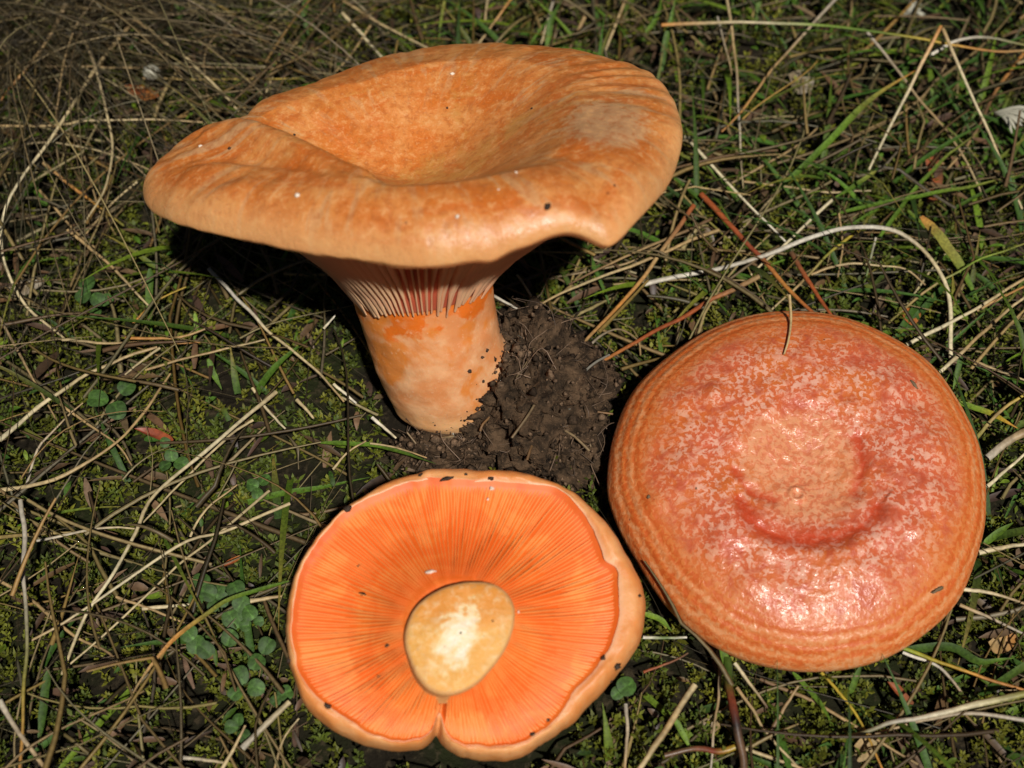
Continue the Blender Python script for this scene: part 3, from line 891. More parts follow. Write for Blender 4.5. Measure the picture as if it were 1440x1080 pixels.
wob = 0.16 * fbm(q3 * 110, 3, 81).reshape(Z3.shape)
disc = 1 - sstep(0.72, 1.12, ddx + 1.5 * wob)
arc = np.array([px3(*p) for p in ((1042, 700), (1062, 735), (1090, 752), (1130, 757), (1180, 752), (1215, 738), (1236, 712))])
da, sa, aa = seg_dist(X3, Y3, arc)
arcw = 0.0016 + 0.0012 * np.sin(aa * math.pi)
wb2 = 0.0012 * fbm(q3 * 260, 2, 83).reshape(Z3.shape)
groove = np.exp(-((da + wb2) / arcw) ** 2)
arc2 = np.array([px3(*p) for p in ((1210, 610), (1218, 650), (1205, 690))])
da2, s2_, a2_ = seg_dist(X3, Y3, arc2)
groove = np.maximum(groove, 0.9 * np.exp(-((da2 + wb2) / 0.0014) ** 2))
arc3 = np.array([px3(*p) for p in ((1035, 660), (1055, 688), (1090, 700))])
da3, s2_, a2_ = seg_dist(X3, Y3, arc3)
groove = np.maximum(groove, 0.85 * np.exp(-((da3 + wb2) / 0.0014) ** 2))
Z3 -= 0.0006 * groove
# ridge outside the arc
Z3 += 0.0006 * np.exp(-((da - 0.0035) / 0.0022) ** 2) * (sa > 0)
# wavy concentric ripples near the margin, then the underside
Z3 += 0.00009 * np.sin(us[:, None] * 150 + 1.2 * fbm(q3 * 40, 2, 85).reshape(Z3.shape)) * sstep(0.80, 0.88, us)[:, None] * (1 - sstep(0.985, 1.0, us))[:, None]
und = [(1.0, -0.0010), (0.992, -0.0022), (0.975, -0.0032), (0.94, -0.0036), (0.88, -0.0030), (0.6, -0.001), (0.24, -0.005), (0.21, -0.012), (0.20, -0.019)]
Xu = np.array([[q] for q, z in und]) * (R3 * np.cos(t3)); Yu = np.array([[q] for q, z in und]) * (R3 * np.sin(t3)); Zu = np.array([np.full(N3, z) for q, z in und])
m3 = empty('milk_cap_mushroom', B3, 'round reddish orange mushroom cap seen from above, zoned edge and pale centre', 'mushroom', 'picked orange milk cap mushrooms')
XA = np.vstack([X3, Xu[:6]]); YA = np.vstack([Y3, Yu[:6]]); ZA = np.vstack([Z3, Zu[:6]])
UA = np.repeat(np.concatenate([us, [1.0] * 6])[:, None], N3, 1)
c3v = to_world(F3, np.stack([XA, YA, ZA], -1)).reshape(-1, 3); c3f = grid_faces(len(XA), N3, wrap_v=True)
pad = np.zeros((6, N3))
mesh('cap', c3v, c3f, M_CAP3, m3, attrs={'pc': ('FLOAT_VECTOR', np.stack([np.repeat(np.cos(t3)[None], len(XA), 0), np.repeat(np.sin(t3)[None], len(XA), 0), UA], -1)),
     'disc': ('FLOAT', np.vstack([disc, pad]).ravel()), 'groove': ('FLOAT', np.vstack([np.clip(groove, 0, 1), pad]).ravel())})
keep_bvh('cap3', c3v, c3f)
sv3 = to_world(F3, np.stack([Xu[5:], Yu[5:], Zu[5:]], -1)).reshape(-1, 3)
mesh('stem', sv3, grid_faces(4, N3, wrap_v=True), M_STEM, m3, attrs={'pc': ('FLOAT_VECTOR', np.zeros((4 * N3, 3)) + [1, 0, 0.6])})
for i in range(90):
    t = -math.pi + i / 90 * 2 * math.pi
    r = float(f3r(np.array([t]))[0, 0]); q = np.linspace(0, 1, 7)
    rho = r * (0.26 + 0.66 * q); zz = np.interp(rho / r, [0.24, 0.6, 0.88, 0.94], [-0.005, -0.001, -0.003, -0.0036])
    bp = np.stack([rho * math.cos(t), rho * math.sin(t), zz], -1)
    tg = np.repeat(np.array([[-math.sin(t), math.cos(t), 0]]), 7, 0)
    gill_blade('gill', m3, M_GILL2, to_world(F3, bp), np.repeat(-F3[3][None], 7, 0), 0.003 * np.clip(np.sin(q * math.pi), 0.1, 1), np.full(7, 0.0003), 0.0, tg @ np.array(F3[1:4]))

# ------------------------------------------------------------------ ground cover: moss, litter, grass and straw nobody could count
def inside(x, y, grow=0.0):
    """True where a mushroom or the soil clump stands on the ground"""
    x = np.asarray(x); y = np.asarray(y)
    q = np.stack([x - B2[0], y - B2[1]], -1)
    a = np.hypot(q[..., 0], q[..., 1]) < np.interp(np.arctan2(q[..., 1], q[..., 0]), t2, Ro) * 0.93 + grow
    q = np.stack([x - B3[0], y - B3[1]], -1)
    b = np.hypot(q[..., 0], q[..., 1]) < np.interp(np.arctan2(q[..., 1], q[..., 0]), t3, R3) * 0.93 + grow
    c = np.hypot(x - B1[0], y - B1[1]) < 0.015 + grow
    d = np.hypot((x - ck[0]), (y - ck[1])) < 0.021 + grow
    e = np.hypot((x - ck3[0]), (y - ck3[1])) < 0.010 + grow
    g_ = np.hypot((x - ck2[0]) * 0.6, (y - ck2[1])) < 0.007 + grow
    return a | b | c | d | e | g_

def nz2(x, y, sc, seed):
    p = np.stack([np.atleast_1d(x) * sc, np.atleast_1d(y) * sc, np.zeros(np.size(x))], -1)
    return fbm(p, 3, seed)

def shade(c, lo=0.6, hi=1.35):
    return np.array(c) * rng.uniform(lo, hi) * np.array([rng.uniform(0.92, 1.08), 1.0, rng.uniform(0.85, 1.15)])

GREENS = [(0.072, 0.140, 0.012), (0.052, 0.115, 0.014), (0.105, 0.160, 0.012), (0.042, 0.090, 0.014)]
MOSSES = [(0.105, 0.115, 0.010), (0.075, 0.100, 0.011), (0.150, 0.150, 0.014), (0.055, 0.075, 0.011)]
STRAWS = [(0.37, 0.27, 0.105), (0.28, 0.195, 0.080), (0.42, 0.33, 0.155), (0.21, 0.14, 0.058), (0.34, 0.21, 0.060), (0.26, 0.215, 0.120), (0.16, 0.095, 0.040)]

# moss: short shoots with leaves all round
def moss_shoot():
    V = []; F = []
    nl = int(rng.integers(9, 15)); h = rng.uniform(0.0028, 0.0065)
    lean = rng.normal(0, 0.28, 2)
    for j in range(nl):
        t = (j + 0.5) / nl; a = j * 2.399 + rng.uniform(-0.3, 0.3)
        L = rng.uniform(0.0013, 0.0023) * (1.1 - 0.45 * t); up = 0.15 + 0.85 * t
        d = np.array([math.cos(a), math.sin(a), up]); d /= np.linalg.norm(d)
        sd_ = np.array([-math.sin(a), math.cos(a), 0]) * rng.uniform(0.00022, 0.00040)
        b = np.array([lean[0] * h * t, lean[1] * h * t, h * t])
        mid = b + d * L * 0.5 + np.array([0, 0, 0.00012])
        o = len(V)
        V += [b, mid - sd_, b + d * L, mid + sd_]; F += [(o, o + 1, o + 2, o + 3)]
    return np.array(V), np.array(F)
shoots = [moss_shoot() for _ in range(40)]
bt = Batch()
n = 0
NMOSS = 24000
xs = rng.uniform(-0.27, 0.27, NMOSS * 2); ys = rng.uniform(-0.17, 0.26, NMOSS * 2)
fx = rng.uniform(-0.75, 0.75, 26000); fy = rng.uniform(-0.45, 1.0, 26000)          # the lawn goes on beyond the picture
out_ = (np.abs(fx) > 0.27) | (fy < -0.17) | (fy > 0.26)
xs = np.concatenate([xs, fx[out_]]); ys = np.concatenate([ys, fy[out_]])
dens = nz2(xs, ys, 22, 91) * 1.0 + 0.42 - 0.4 * sstep(0.05, 0.16, ys) - 0.35 * sstep(-0.06, -0.15, xs) * sstep(0.02, 0.08, ys)
keepm = (dens > rng.uniform(-0.55, 0.45, len(xs))) & ~inside(xs, ys)
hx = ground_z(xs, ys)
cn = nz2(xs, ys, 45, 95)
near_ = NMOSS * 2
idx = np.concatenate([np.nonzero(keepm[:near_])[0][:NMOSS], near_ + np.nonzero(keepm[near_:] | (rng.uniform(size=len(xs) - near_) < 0.5))[0]])
kind_ = rng.integers(0, 40, len(idx))
for q in range(40):
    V, F = shoots[q]; ii = idx[kind_ == q]; m_ = len(ii)
    a = rng.uniform(0, 6.28, m_)[:, None]; s_ = (rng.uniform(0.6, 1.45, m_) * np.where(ii >= near_, 1.9, 1.0))[:, None]
    v = np.stack([(V[:, 0] * np.cos(a) - V[:, 1] * np.sin(a)) * s_ + xs[ii][:, None], (V[:, 0] * np.sin(a) + V[:, 1] * np.cos(a)) * s_ + ys[ii][:, None], V[:, 2] * s_ + hx[ii][:, None] - 0.0005], -1)
    pick = np.clip((cn[ii] + 0.5) * 3 + rng.uniform(-0.8, 0.8, m_), 0, 3).astype(int)
    col = np.array(MOSSES)[pick] * rng.uniform(0.5, 1.3, m_)[:, None]
    fq = (F[None] + (np.arange(m_) * len(V))[:, None, None]).reshape(-1, 4)
    bt.add(v.reshape(-1, 3), fq, np.repeat(col, len(V), 0))
moss = bt.build('moss', M_MOSS)
tag(moss, 'low yellowish green moss carpeting the soil between the straws', 'moss')

def random_straw(x, y, L, h0, h1, ang, curl, rad, n=9, sides=4):
    d = np.array([math.cos(ang), math.sin(ang)]); nrm = np.array([-d[1], d[0]])
    t = np.linspace(-0.5, 0.5, n)
    c1, c2 = rng.normal(0, curl), rng.normal(0, curl * 0.6)
    off = (c1 * (t * t - 0.08) + c2 * (t ** 3) * 2) * L
    px = x + d[0] * t * L + nrm[0] * off; py = y + d[1] * t * L + nrm[1] * off
    if rng.uniform() < 0.35:                                  # a kink where the dry stem has broken
        kk = int(rng.integers(2, n - 2)); ka = rng.normal(0, 0.45); cz, sz = math.cos(ka), math.sin(ka)
        ux, uy = px[kk:] - px[kk], py[kk:] - py[kk]
        px[kk:], py[kk:] = px[kk] + ux * cz - uy * sz, py[kk] + ux * sz + uy * cz
    z = h0 + (h1 - h0) * (t + 0.5) + rng.uniform(-0.001, 0.003) * (1 - 4 * t * t)
    return np.stack([px, py, np.maximum(z, 0.0006)], -1)

def clear(P, grow=0.001, top=0.05):
    return not inside(P[:, 0], P[:, 1], grow).any()

bt = Batch()
cnt = 0
while cnt < 4600:
    wide = cnt > 2400
    if wide:
        x, y = rng.uniform(-0.7, 0.7), rng.uniform(-0.42, 0.95)
        if abs(x) < 0.22 and -0.13 < y < 0.2:
            continue
    else:
        x, y = rng.uniform(-0.25, 0.25), rng.uniform(-0.15, 0.24)
    L = float(np.clip(rng.lognormal(-3.35, 0.55), 0.010, 0.13))
    ang = rng.uniform(0, math.pi)
    if x < -0.06 and y > 0.03:
        ang = rng.normal(0.9, 0.9)
    elif x > 0.06 and y > 0.0:
        ang = rng.normal(0.6, 0.7)
    hb = abs(rng.normal(0, 0.0055)) + 0.001
    P = random_straw(x, y, L, hb, hb + rng.normal(0, 0.003), ang, 0.26 if L > 0.03 else 0.10, 0)
    if not clear(P):
        continue
    r = rng.uniform(0.00018, 0.00055) * (1.25 if L < 0.03 else 1.0)
    if cnt % 5 < 2:                                          # flat dry blades
        v, f = tube_arrays(P, 1.35 * r * np.clip(np.linspace(1.1, rng.uniform(0.05, 0.5), len(P)), 0, 1), 4, 0.18, (rng.normal(0, 0.5), rng.normal(0, 0.5), 1.0))
    else:
        v, f = tube_arrays(P, r * np.linspace(1.0, rng.uniform(0.35, 1.0), len(P)), 4, rng.uniform(0.35, 0.8))
    cidx = rng.integers(len(STRAWS))
    bt.add(v, f, shade(STRAWS[cidx], 0.17, 0.75) * (1.6 if rng.uniform() < 0.14 else 1.0))
    cnt += 1
o = bt.build('straw_litter', M_STRAW)
tag(o, 'tangle of thin dry grass stems lying over the moss', 'straw')

# fine hair-like dry grass, thickest in the tussock at the upper left
bt = Batch()
cnt = 0
tc = at(40, 20, 0.0)
while cnt < 1250:
    tuft = cnt < 700
    if tuft:
        a0 = rng.uniform(-2.6, 0.9); L = rng.uniform(0.05, 0.15)
        b0 = tc[:2] + rng.normal(0, 0.022, 2)
        dr = np.array([math.cos(a0), math.sin(a0)])
        t = np.linspace(0, 1, 12)
        cv_ = rng.normal(0, 0.28)
        px = b0[0] + dr[0] * t * L - dr[1] * cv_ * t * t * L; py = b0[1] + dr[1] * t * L + dr[0] * cv_ * t * t * L
        hp = rng.uniform(0.004, 0.026)
        pz = 0.001 + hp * np.sin(np.clip(t * 1.15, 0, 1) * math.pi * rng.uniform(0.75, 0.98)) + rng.uniform(0, 0.004)
        P = np.stack([px, py, np.maximum(pz, 0.001)], -1)
    else:
        P = random_straw(rng.uniform(-0.25, 0.25), rng.uniform(-0.15, 0.24), rng.uniform(0.02, 0.09), rng.uniform(0.002, 0.008), rng.uniform(0.002, 0.009), rng.uniform(0, math.pi), 0.3, 0, 12)
    if not clear(P, 0.002):
        continue
    br_ = rng.uniform() < 0.22
    v, f = tube_arrays(P, (1.5 if br_ else 1.0) * rng.uniform(0.00010, 0.00022) * np.linspace(1, 0.5, len(P)), 3)
    bt.add(v, f, shade([(0.30, 0.235, 0.115), (0.22, 0.165, 0.075), (0.25, 0.20, 0.115), (0.14, 0.095, 0.042)][rng.integers(4)], 0.08, 0.42) * (3.4 if br_ else 1.0))  # mostly low tints: dim light of the upper corner put into the colour
    cnt += 1
o = bt.build('dry_grass_tussock', M_STRAW)
tag(o, 'fine hair-like dry grass spreading from the dark upper corner', 'dry grass')

# green grass blades
def blade_arrays(P, half, fold=0.35):
    P = np.asarray(P); n = len(P)
    T = np.gradient(P, axis=0); T /= np.linalg.norm(T, axis=1)[:, None] + 1e-12
    S = np.cross(T, np.array([0, 0, 1.0])); l = np.linalg.norm(S, axis=1)[:, None]
    S = np.where(l > 0.05, S / (l + 1e-12), np.array([1.0, 0, 0]))
    Nn = np.cross(S, T)
    half = np.broadcast_to(half, (n,))[:, None]
    V = np.stack([P - S * half, P - Nn * half * fold, P + S * half], 1)
    return V.reshape(-1, 3), grid_faces(n, 3)
bt = Batch()
cnt = 0
while cnt < 3000:
    x, y = rng.uniform(-0.27, 0.27), rng.uniform(-0.17, 0.27)
    if cnt >= 1850:
        x, y = rng.uniform(-0.7, 0.7), rng.uniform(-0.4, 0.9)
        if abs(x) < 0.26 and -0.16 < y < 0.26:
            continue
    pr = 0.25 + 0.75 * sstep(-0.02, 0.10, x + 0.3 * y) + 0.25 * sstep(0.0, 0.1, y)
    if rng.uniform() > pr:
        continue
    L = rng.uniform(0.008, 0.045); a = rng.uniform(0, 2 * math.pi); el = rng.uniform(0.15, 1.1)
    t = np.linspace(0, 1, 8)
    droop = rng.uniform(0.2, 1.0)
    hz = np.sin(el) * t - droop * 0.6 * t * t
    P = np.stack([x + math.cos(a) * np.cos(el * (1 - 0.5 * t)) * t * L, y + math.sin(a) * np.cos(el * (1 - 0.5 * t)) * t * L, 0.0 + np.maximum(hz * L, 0) + 0.001], -1)
    if not clear(P, 0.001):
        continue
    P[:, 2] = np.minimum(P[:, 2], 0.02)
    hw = rng.uniform(0.0003, 0.0010) * np.clip((1 - t) * 1.7, 0.05, 1)
    v, f = blade_arrays(P, hw)
    c0_ = shade(GREENS[rng.integers(4)], 0.5, 1.25); c1_ = c0_ if rng.uniform() < 0.7 else np.array([0.22, 0.15, 0.03])
    cc_ = np.repeat((c0_[None] * (1 - t[:, None] ** 2) + c1_[None] * t[:, None] ** 2), 3, 0)
    bt.add(v, f, cc_)
    cnt += 1
o = bt.build('green_grass', M_LEAF)
tag(o, 'short green grass blades sprouting between the dry straws', 'grass')

# broad little moss and herb leaves close to the soil, and brown litter scraps
bt = Batch(); bl = Batch()
for i in range(4200):
    x, y = rng.uniform(-0.26, 0.26), rng.uniform(-0.16, 0.25)
    if inside(np.array([x]), np.array([y]), 0.001)[0]:
        continue
    brown = i % 5 < 3
    L = rng.uniform(0.0015, 0.0045) * (1.3 if brown else 1.0); a = rng.uniform(0, 6.28)
    t = np.linspace(0, 1, 5)
    z0 = rng.uniform(0.000, 0.005)
    P = np.stack([x + math.cos(a) * t * L, y + math.sin(a) * t * L, z0 + rng.uniform(-0.3, 0.5) * t * L + 0.15 * L * np.sin(t * 3)], -1)
    if brown and i % 2:
        P[:, :2] = P[0, :2] + (P[:, :2] - P[0, :2]) * 2.4
    hw = L * rng.uniform(0.10, 0.26) * np.sin(np.clip(t * 0.9 + 0.1, 0, 1) * math.pi) + 0.00005
    v, f = blade_arrays(P, hw, 0.3)
    if brown:
        bl.add(v, f, shade([(0.10, 0.055, 0.028), (0.16, 0.10, 0.055), (0.07, 0.04, 0.025), (0.13, 0.075, 0.035)][rng.integers(4)], 0.5, 1.2))
    else:
        bt.add(v, f, shade(GREENS[rng.integers(4)], 0.5, 1.3))
tag(bt.build('ground_herbs', M_LEAF), 'tiny green herb leaves mixed into the moss', 'herbs')
tag(bl.build('leaf_litter', M_STRAW), 'small brown scraps of dead leaf caught in the moss', 'leaf litter')

# ------------------------------------------------------------------ single straws, blades and needles that can be picked out
PAL = {'straw': (0.46, 0.36, 0.19), 'cream': (0.62, 0.53, 0.33), 'grey': (0.40, 0.35, 0.27), 'tan': (0.36, 0.24, 0.105), 'dark': (0.20, 0.145, 0.08),
       'orange': (0.46, 0.20, 0.045), 'rust': (0.30, 0.075, 0.022), 'red': (0.22, 0.048, 0.022), 'green': (0.085, 0.155, 0.014), 'dgreen': (0.042, 0.085, 0.011), 'olive': (0.20, 0.19, 0.035),
       'yellow': (0.42, 0.30, 0.03), 'lime': (0.17, 0.26, 0.025), 'black': (0.02, 0.012, 0.01), 'white': (0.66, 0.60, 0.48), 'brown': (0.13, 0.07, 0.035)}
def stalk(name, cat, pts, h, w, cols, label, group=None, mat=None, blade=False, taper=0.6, n=None, flat=0.7):
    """pts: pixels along the stalk; h: height(s) above the soil in mm; w: width in pixels of the photograph"""
    hs = np.interp(np.linspace(0, 1, len(pts)), np.linspace(0, 1, len(h)), h) if isinstance(h, (list, tuple)) else np.full(len(pts), float(h))
    W = np.array([at(p[0], p[1], q / 1000.0) for p, q in zip(pts, hs)])
    n = n or max(6, 4 * len(pts))
    P = catmull(W, n)
    t = np.linspace(0, 1, n)
    P[:, 2] = np.maximum(P[:, 2], 0.0004)
    seed = abs(hash(label)) % 1000 if False else sum(ord(c_) for c_ in label)
    jit = np.stack([vnoise(np.stack([t * 7, t * 0 + seed, t * 0], -1), 5), vnoise(np.stack([t * 7, t * 0 + seed, t * 0 + 9], -1), 6), 0 * t], -1) * min(0.0004, 0.006 * float(np.linalg.norm(np.diff(P, axis=0), axis=1).sum()))
    P = P + jit
    depth = np.linalg.norm(P - CAM, axis=1)
    half = 0.5 * w * depth / FPX
    prof = 1 - (1 - taper) * t
    if blade:
        prof = np.clip(np.minimum(t * 6 + 0.35, (1 - t) * 2.2 + 0.08), 0, 1)
    else:
        prof = prof * (1 + 0.10 * vnoise(np.stack([t * 11, t * 0 + seed, t * 0 + 3], -1), 8))
    if blade:
        v, f = blade_arrays(P, half * prof, 0.35); k_ = 3
    else:
        v, f = tube_arrays(P, half * prof, 6, flat); k_ = 6
    cl = [np.array(PAL[c_]) for c_ in cols]
    C_ = np.array([[np.interp(q, np.linspace(0, 1, len(cl)), [c_[j] for c_ in cl]) for j in range(3)] for q in t]) if len(cl) > 1 else np.repeat(cl[0][None], n, 0)
    C_ = C_ * (1 + 0.22 * vnoise(np.stack([t * 9, t * 0 + seed, t * 0 + 7], -1), 9))[:, None]
    C_ = np.concatenate([np.repeat(C_, k_, 0), np.ones((n * k_, 1))], 1)
    base = np.array([P[0, 0], P[0, 1], P[:, 2].min()])
    o = mesh(name, v, f, mat or (M_LEAF if blade else M_STRAW), None, base, attrs={'tint': ('FLOAT_COLOR', C_)})
    return tag(o, label, cat, group)

ST = 'straw_stem'; GB = 'grass_blade'; PN = 'pine_needle'
G1 = 'dry straws lying in the grass'; G2 = 'single green grass blades'; G3 = 'fallen pine needles'
def S(pts, h, w, cols, label, **k): stalk(ST, 'straw', pts, h, w, cols, label, G1, **k)
def G(pts, h, w, cols, label, **k): stalk(GB, 'grass blade', pts, h, w, cols, label, G2, blade=True, **k)
def N(pts, h, w, cols, label, **k): stalk(PN, 'pine needle', pts, h, w, cols, label, G3, mat=M_NEEDLE, **k)

# upper left, by the tussock
S([(190, 27), (130, 101), (74, 190), (36, 243), (12, 284), (3, 325), (8, 373), (35, 429), (88, 476)], [10, 16, 9, 6], 5.5, ['tan', 'straw', 'cream', 'straw'], 'long straw curving down the left edge, from tussock to horizontal straw')
S([(88, 478), (150, 482), (225, 482), (281, 482)], [6, 7, 6], 4.5, ['straw', 'tan', 'orange'], 'level straw joining the foot of the long left edge straw')
S([(190, 27), (225, 53), (281, 98), (314, 130), (345, 168)], [14, 11, 7], 4.5, ['tan', 'straw', 'straw'], 'straight straw slanting from the tussock down behind the funnel cap')
S([(113, 44), (133, 95), (148, 154), (157, 207), (145, 267), (118, 314)], [14, 16, 10], 4.5, ['dark', 'straw', 'straw'], 'bow-shaped straw bulging towards the funnel cap tip')
S([(92, 5), (68, 56), (30, 104), (0, 141)], [16, 13, 8], 6, ['dark', 'tan', 'orange'], 'broad brown straw crossing the upper corner of the tussock')
S([(0, 94), (130, 94), (296, 95), (400, 96)], [9, 12, 8], 3, ['dark', 'tan', 'dark'], 'thin level straw passing just above the white seed bud')
S([(0, 176), (88, 176), (118, 170), (207, 168), (311, 175)], [12, 14, 10], 4.2, ['tan', 'straw', 'tan'], 'level straw ending at the notch of the funnel cap')
S([(201, 111), (300, 111), (420, 110)], [8, 9, 7], 3, ['tan', 'yellow'], 'thin yellowish level straw just below the white seed bud')
S([(329, 24), (296, 59), (287, 98), (296, 154)], [10, 12, 6], 3, ['dark', 'tan'], 'thin kinked straw hanging down near the dead orange leaf')
S([(421, 56), (394, 89), (370, 139)], [9, 6], 3, ['tan', 'straw'], 'short thin straw standing behind the notch of the funnel cap')
S([(204, 21), (296, 19), (370, 33), (397, 50), (392, 88)], [10, 14, 7], 3.5, ['dark', 'dark', 'tan'], 'dark looping straw at the upper edge above the white bud')
S([(59, 228), (118, 275), (175, 317)], [10, 6], 5, ['tan', 'orange', 'olive'], 'orange brown straw pointing into the cap shadow')
S([(56, 267), (98, 317), (135, 350)], [7, 5], 4, ['tan', 'tan'], 'short tan straw crossing below the bow-shaped straw')
S([(193, 255), (154, 290), (120, 330)], [7, 5], 3.5, ['straw', 'tan'], 'short pale straw beside the tip of the funnel cap')
S([(0, 60), (60, 130), (112, 205), (140, 300)], [14, 10, 6], 3, ['dark', 'dark', 'tan'], 'thin dark straw falling steeply out of the tussock')
S([(130, 0), (96, 60), (80, 150), (84, 250)], [18, 16, 6], 3, ['dark', 'tan', 'dark'], 'thin upright straw rising through the tussock')
S([(0, 210), (70, 200), (150, 215), (236, 250)], [10, 12, 6], 3.4, ['dark', 'straw', 'tan'], 'thin straw running level into the tip of the funnel cap')
# left, below the cap shadow
S([(95, 324), (151, 369), (208, 429)], [9, 6], 5, ['tan', 'tan', 'straw'], 'tan straw slanting to the right edge of the upper clover')
S([(0, 619), (63, 566), (141, 517), (222, 487)], [9, 8, 7], 7, ['cream', 'straw', 'tan'], 'thick pale straw rising from the left edge to the level straw')
S([(225, 489), (200, 507), (176, 527)], [7, 4], 4.5, ['straw', 'straw'], 'short pale straw forking back from the thick left edge straw')
S([(204, 520), (281, 499), (373, 478)], [6, 7, 5], 4.5, ['tan', 'tan', 'straw'], 'tan straw pointing at the shadow under the funnel cap')
S([(295, 378), (324, 411), (352, 436), (380, 468), (420, 499), (448, 524), (482, 566)], [8, 9, 7], 6, ['grey', 'white', 'straw', 'straw', 'tan'], 'frayed grey straw running out of the shadow towards the stem', taper=0.5)
S([(387, 550), (369, 566), (299, 626), (218, 696), (193, 747), (159, 810), (122, 865), (89, 947)], [7, 10, 9], 6.5, ['straw', 'cream', 'straw', 'cream', 'straw'], 'longest pale straw, bending once on its way past the low clover')
S([(355, 591), (316, 619), (250, 684), (200, 735)], [6, 7], 4.5, ['straw', 'straw'], 'straw lying close along the longest pale straw')
S([(355, 545), (373, 573), (401, 603)], [7, 4], 5, ['straw', 'cream'], 'short cream straw crossing the upper end of the longest straw')
S([(0, 690), (40, 683), (88, 668), (158, 626), (204, 580), (239, 524)], [5, 8, 6], 6.5, ['straw', 'tan', 'tan'], 'flattened tan straw curving up from the left edge', taper=0.45)
S([(77, 563), (116, 591), (162, 622), (186, 655)], [8, 5], 4, ['tan', 'tan'], 'thin tan straw crossing the curved flattened straw')
S([(35, 688), (53, 633), (80, 600), (116, 566)], [5, 9], 4, ['grey', 'tan'], 'grey tan straw rising steeply above the flattened straw')
S([(0, 447), (25, 492), (53, 545), (80, 590)], [8, 5], 4, ['dark', 'tan'], 'dull straw slanting down from the left edge')
S([(186, 456), (218, 425), (262, 403)], [6, 8], 3.5, ['orange', 'yellow'], 'small orange arching stem beside the upper clover')
S([(176, 475), (246, 475), (288, 463)], [7, 8], 5, ['orange', 'tan'], 'orange stem lying on the level straw')
# lower left
S([(407, 708), (319, 747), (256, 765), (148, 836), (93, 876), (40, 905)], [6, 10, 8], 5.5, ['straw', 'straw', 'cream', 'tan'], 'long pale straw from the upturned mushroom to the left, above the clover')
S([(380, 690), (296, 760), (237, 806), (167, 873), (89, 943)], [5, 9, 7], 4.5, ['straw', 'straw', 'straw'], 'straight straw parallel to and below the long pale one')
S([(267, 754), (280, 730), (296, 710), (333, 682)], [6, 7], 4, ['straw', 'tan'], 'short curved straw above the clover patch')
S([(31, 702), (35, 828), (37, 910), (33, 1002), (28, 1090)], [12, 11, 8], 6.5, ['grey', 'grey', 'olive', 'orange'], 'upright stalk near the left edge, grey above and orange below')
S([(0, 817), (37, 839), (93, 887), (159, 924), (193, 976)], [7, 5], 5, ['tan', 'tan', 'brown'], 'dull brown straw slanting across the lower left moss')
S([(52, 761), (141, 743), (189, 743)], [8, 6], 4.5, ['grey', 'straw'], 'grey straw ending at the bend of the longest straw')
S([(163, 839), (210, 856), (259, 876)], [7, 5], 4.5, ['tan', 'tan'], 'tan straw passing under the crossing of pale straws')
S([(200, 856), (240, 852), (268, 850)], [6, 5], 6.5, ['straw', 'cream'], 'short thick pale straw touching the clover from the left')
S([(352, 845), (396, 838)], [7, 7], 7, ['straw', 'tan'], 'short thick straw between the clover and the upturned mushroom', n=8)
S([(340, 1052), (372, 1020), (407, 987)], [7, 8], 9, ['grey', 'straw'], 'thickest short straw stub below the upturned mushroom', taper=0.9)
S([(256, 1065), (285, 1068), (318, 1073)], [6, 6], 6, ['grey', 'straw'], 'short grey straw at the bottom edge below the clover')
S([(0, 985), (30, 1036), (67, 1085)], [10, 8], 8, ['grey', 'tan'], 'broad dull straw in the lower left corner')
S([(310, 1085), (330, 1050), (345, 1020)], [6, 8], 6, ['straw', 'tan'], 'straw stub beside the thickest stub at the bottom')
S([(385, 1085), (398, 1040), (420, 1010)], [6, 7], 4, ['tan', 'straw'], 'thin straw under the lower margin of the upturned mushroom')
G([(405, 816), (333, 839), (281, 869), (230, 913), (193, 961), (174, 1002)], [12, 16, 6], 6, ['green', 'green', 'olive', 'orange', 'tan', 'tan'], 'narrow blade arching over the clover, green above and orange below')
G([(67, 943), (60, 1000), (54, 1052)], [8, 4], 11, ['dgreen', 'dgreen'], 'broad dark green blade in the lower left moss')
G([(211, 378), (210, 420), (213, 470)], [9, 3], 10, ['dgreen', 'green'], 'dark green upright blade beside the upper clover')
G([(293, 505), (300, 525), (312, 548)], [8, 4], 8, ['green', 'green'], 'short bright blade left of the stem below the shadow')
G([(274, 440), (276, 462), (272, 485)], [8, 4], 6, ['lime', 'green'], 'small lime blade near the shadow edge')
# round the stem of the funnel mushroom
S([(523, 587), (540, 601), (557, 616)], [8, 7], 5.5, ['white', 'cream'], 'white straw chip lying against the stem base')
S([(469, 540), (485, 553), (501, 567)], [8, 7], 5, ['cream', 'white'], 'short cream straw chip left of the stem')
S([(417, 562), (430, 575), (441, 588)], [7, 6], 6, ['straw', 'straw'], 'straw chip between the cream chip and the longest straw')
S([(455, 462), (463, 453), (471, 444)], [8, 9], 4, ['cream', 'white'], 'tiny white straw chip just below the cap shadow')
G([(451, 622), (521, 625), (567, 636), (614, 652)], [6, 8, 9], 7, ['green', 'green', 'dgreen'], 'green blade reaching the soil below the stem base')
S([(521, 623), (560, 630), (600, 644)], [8, 10], 3.5, ['straw', 'tan'], 'thin straw resting on the green blade below the stem base')
S([(468, 660), (490, 635), (515, 620)], [6, 8], 4, ['straw', 'tan'], 'thin straw rising towards the tip of that green blade')
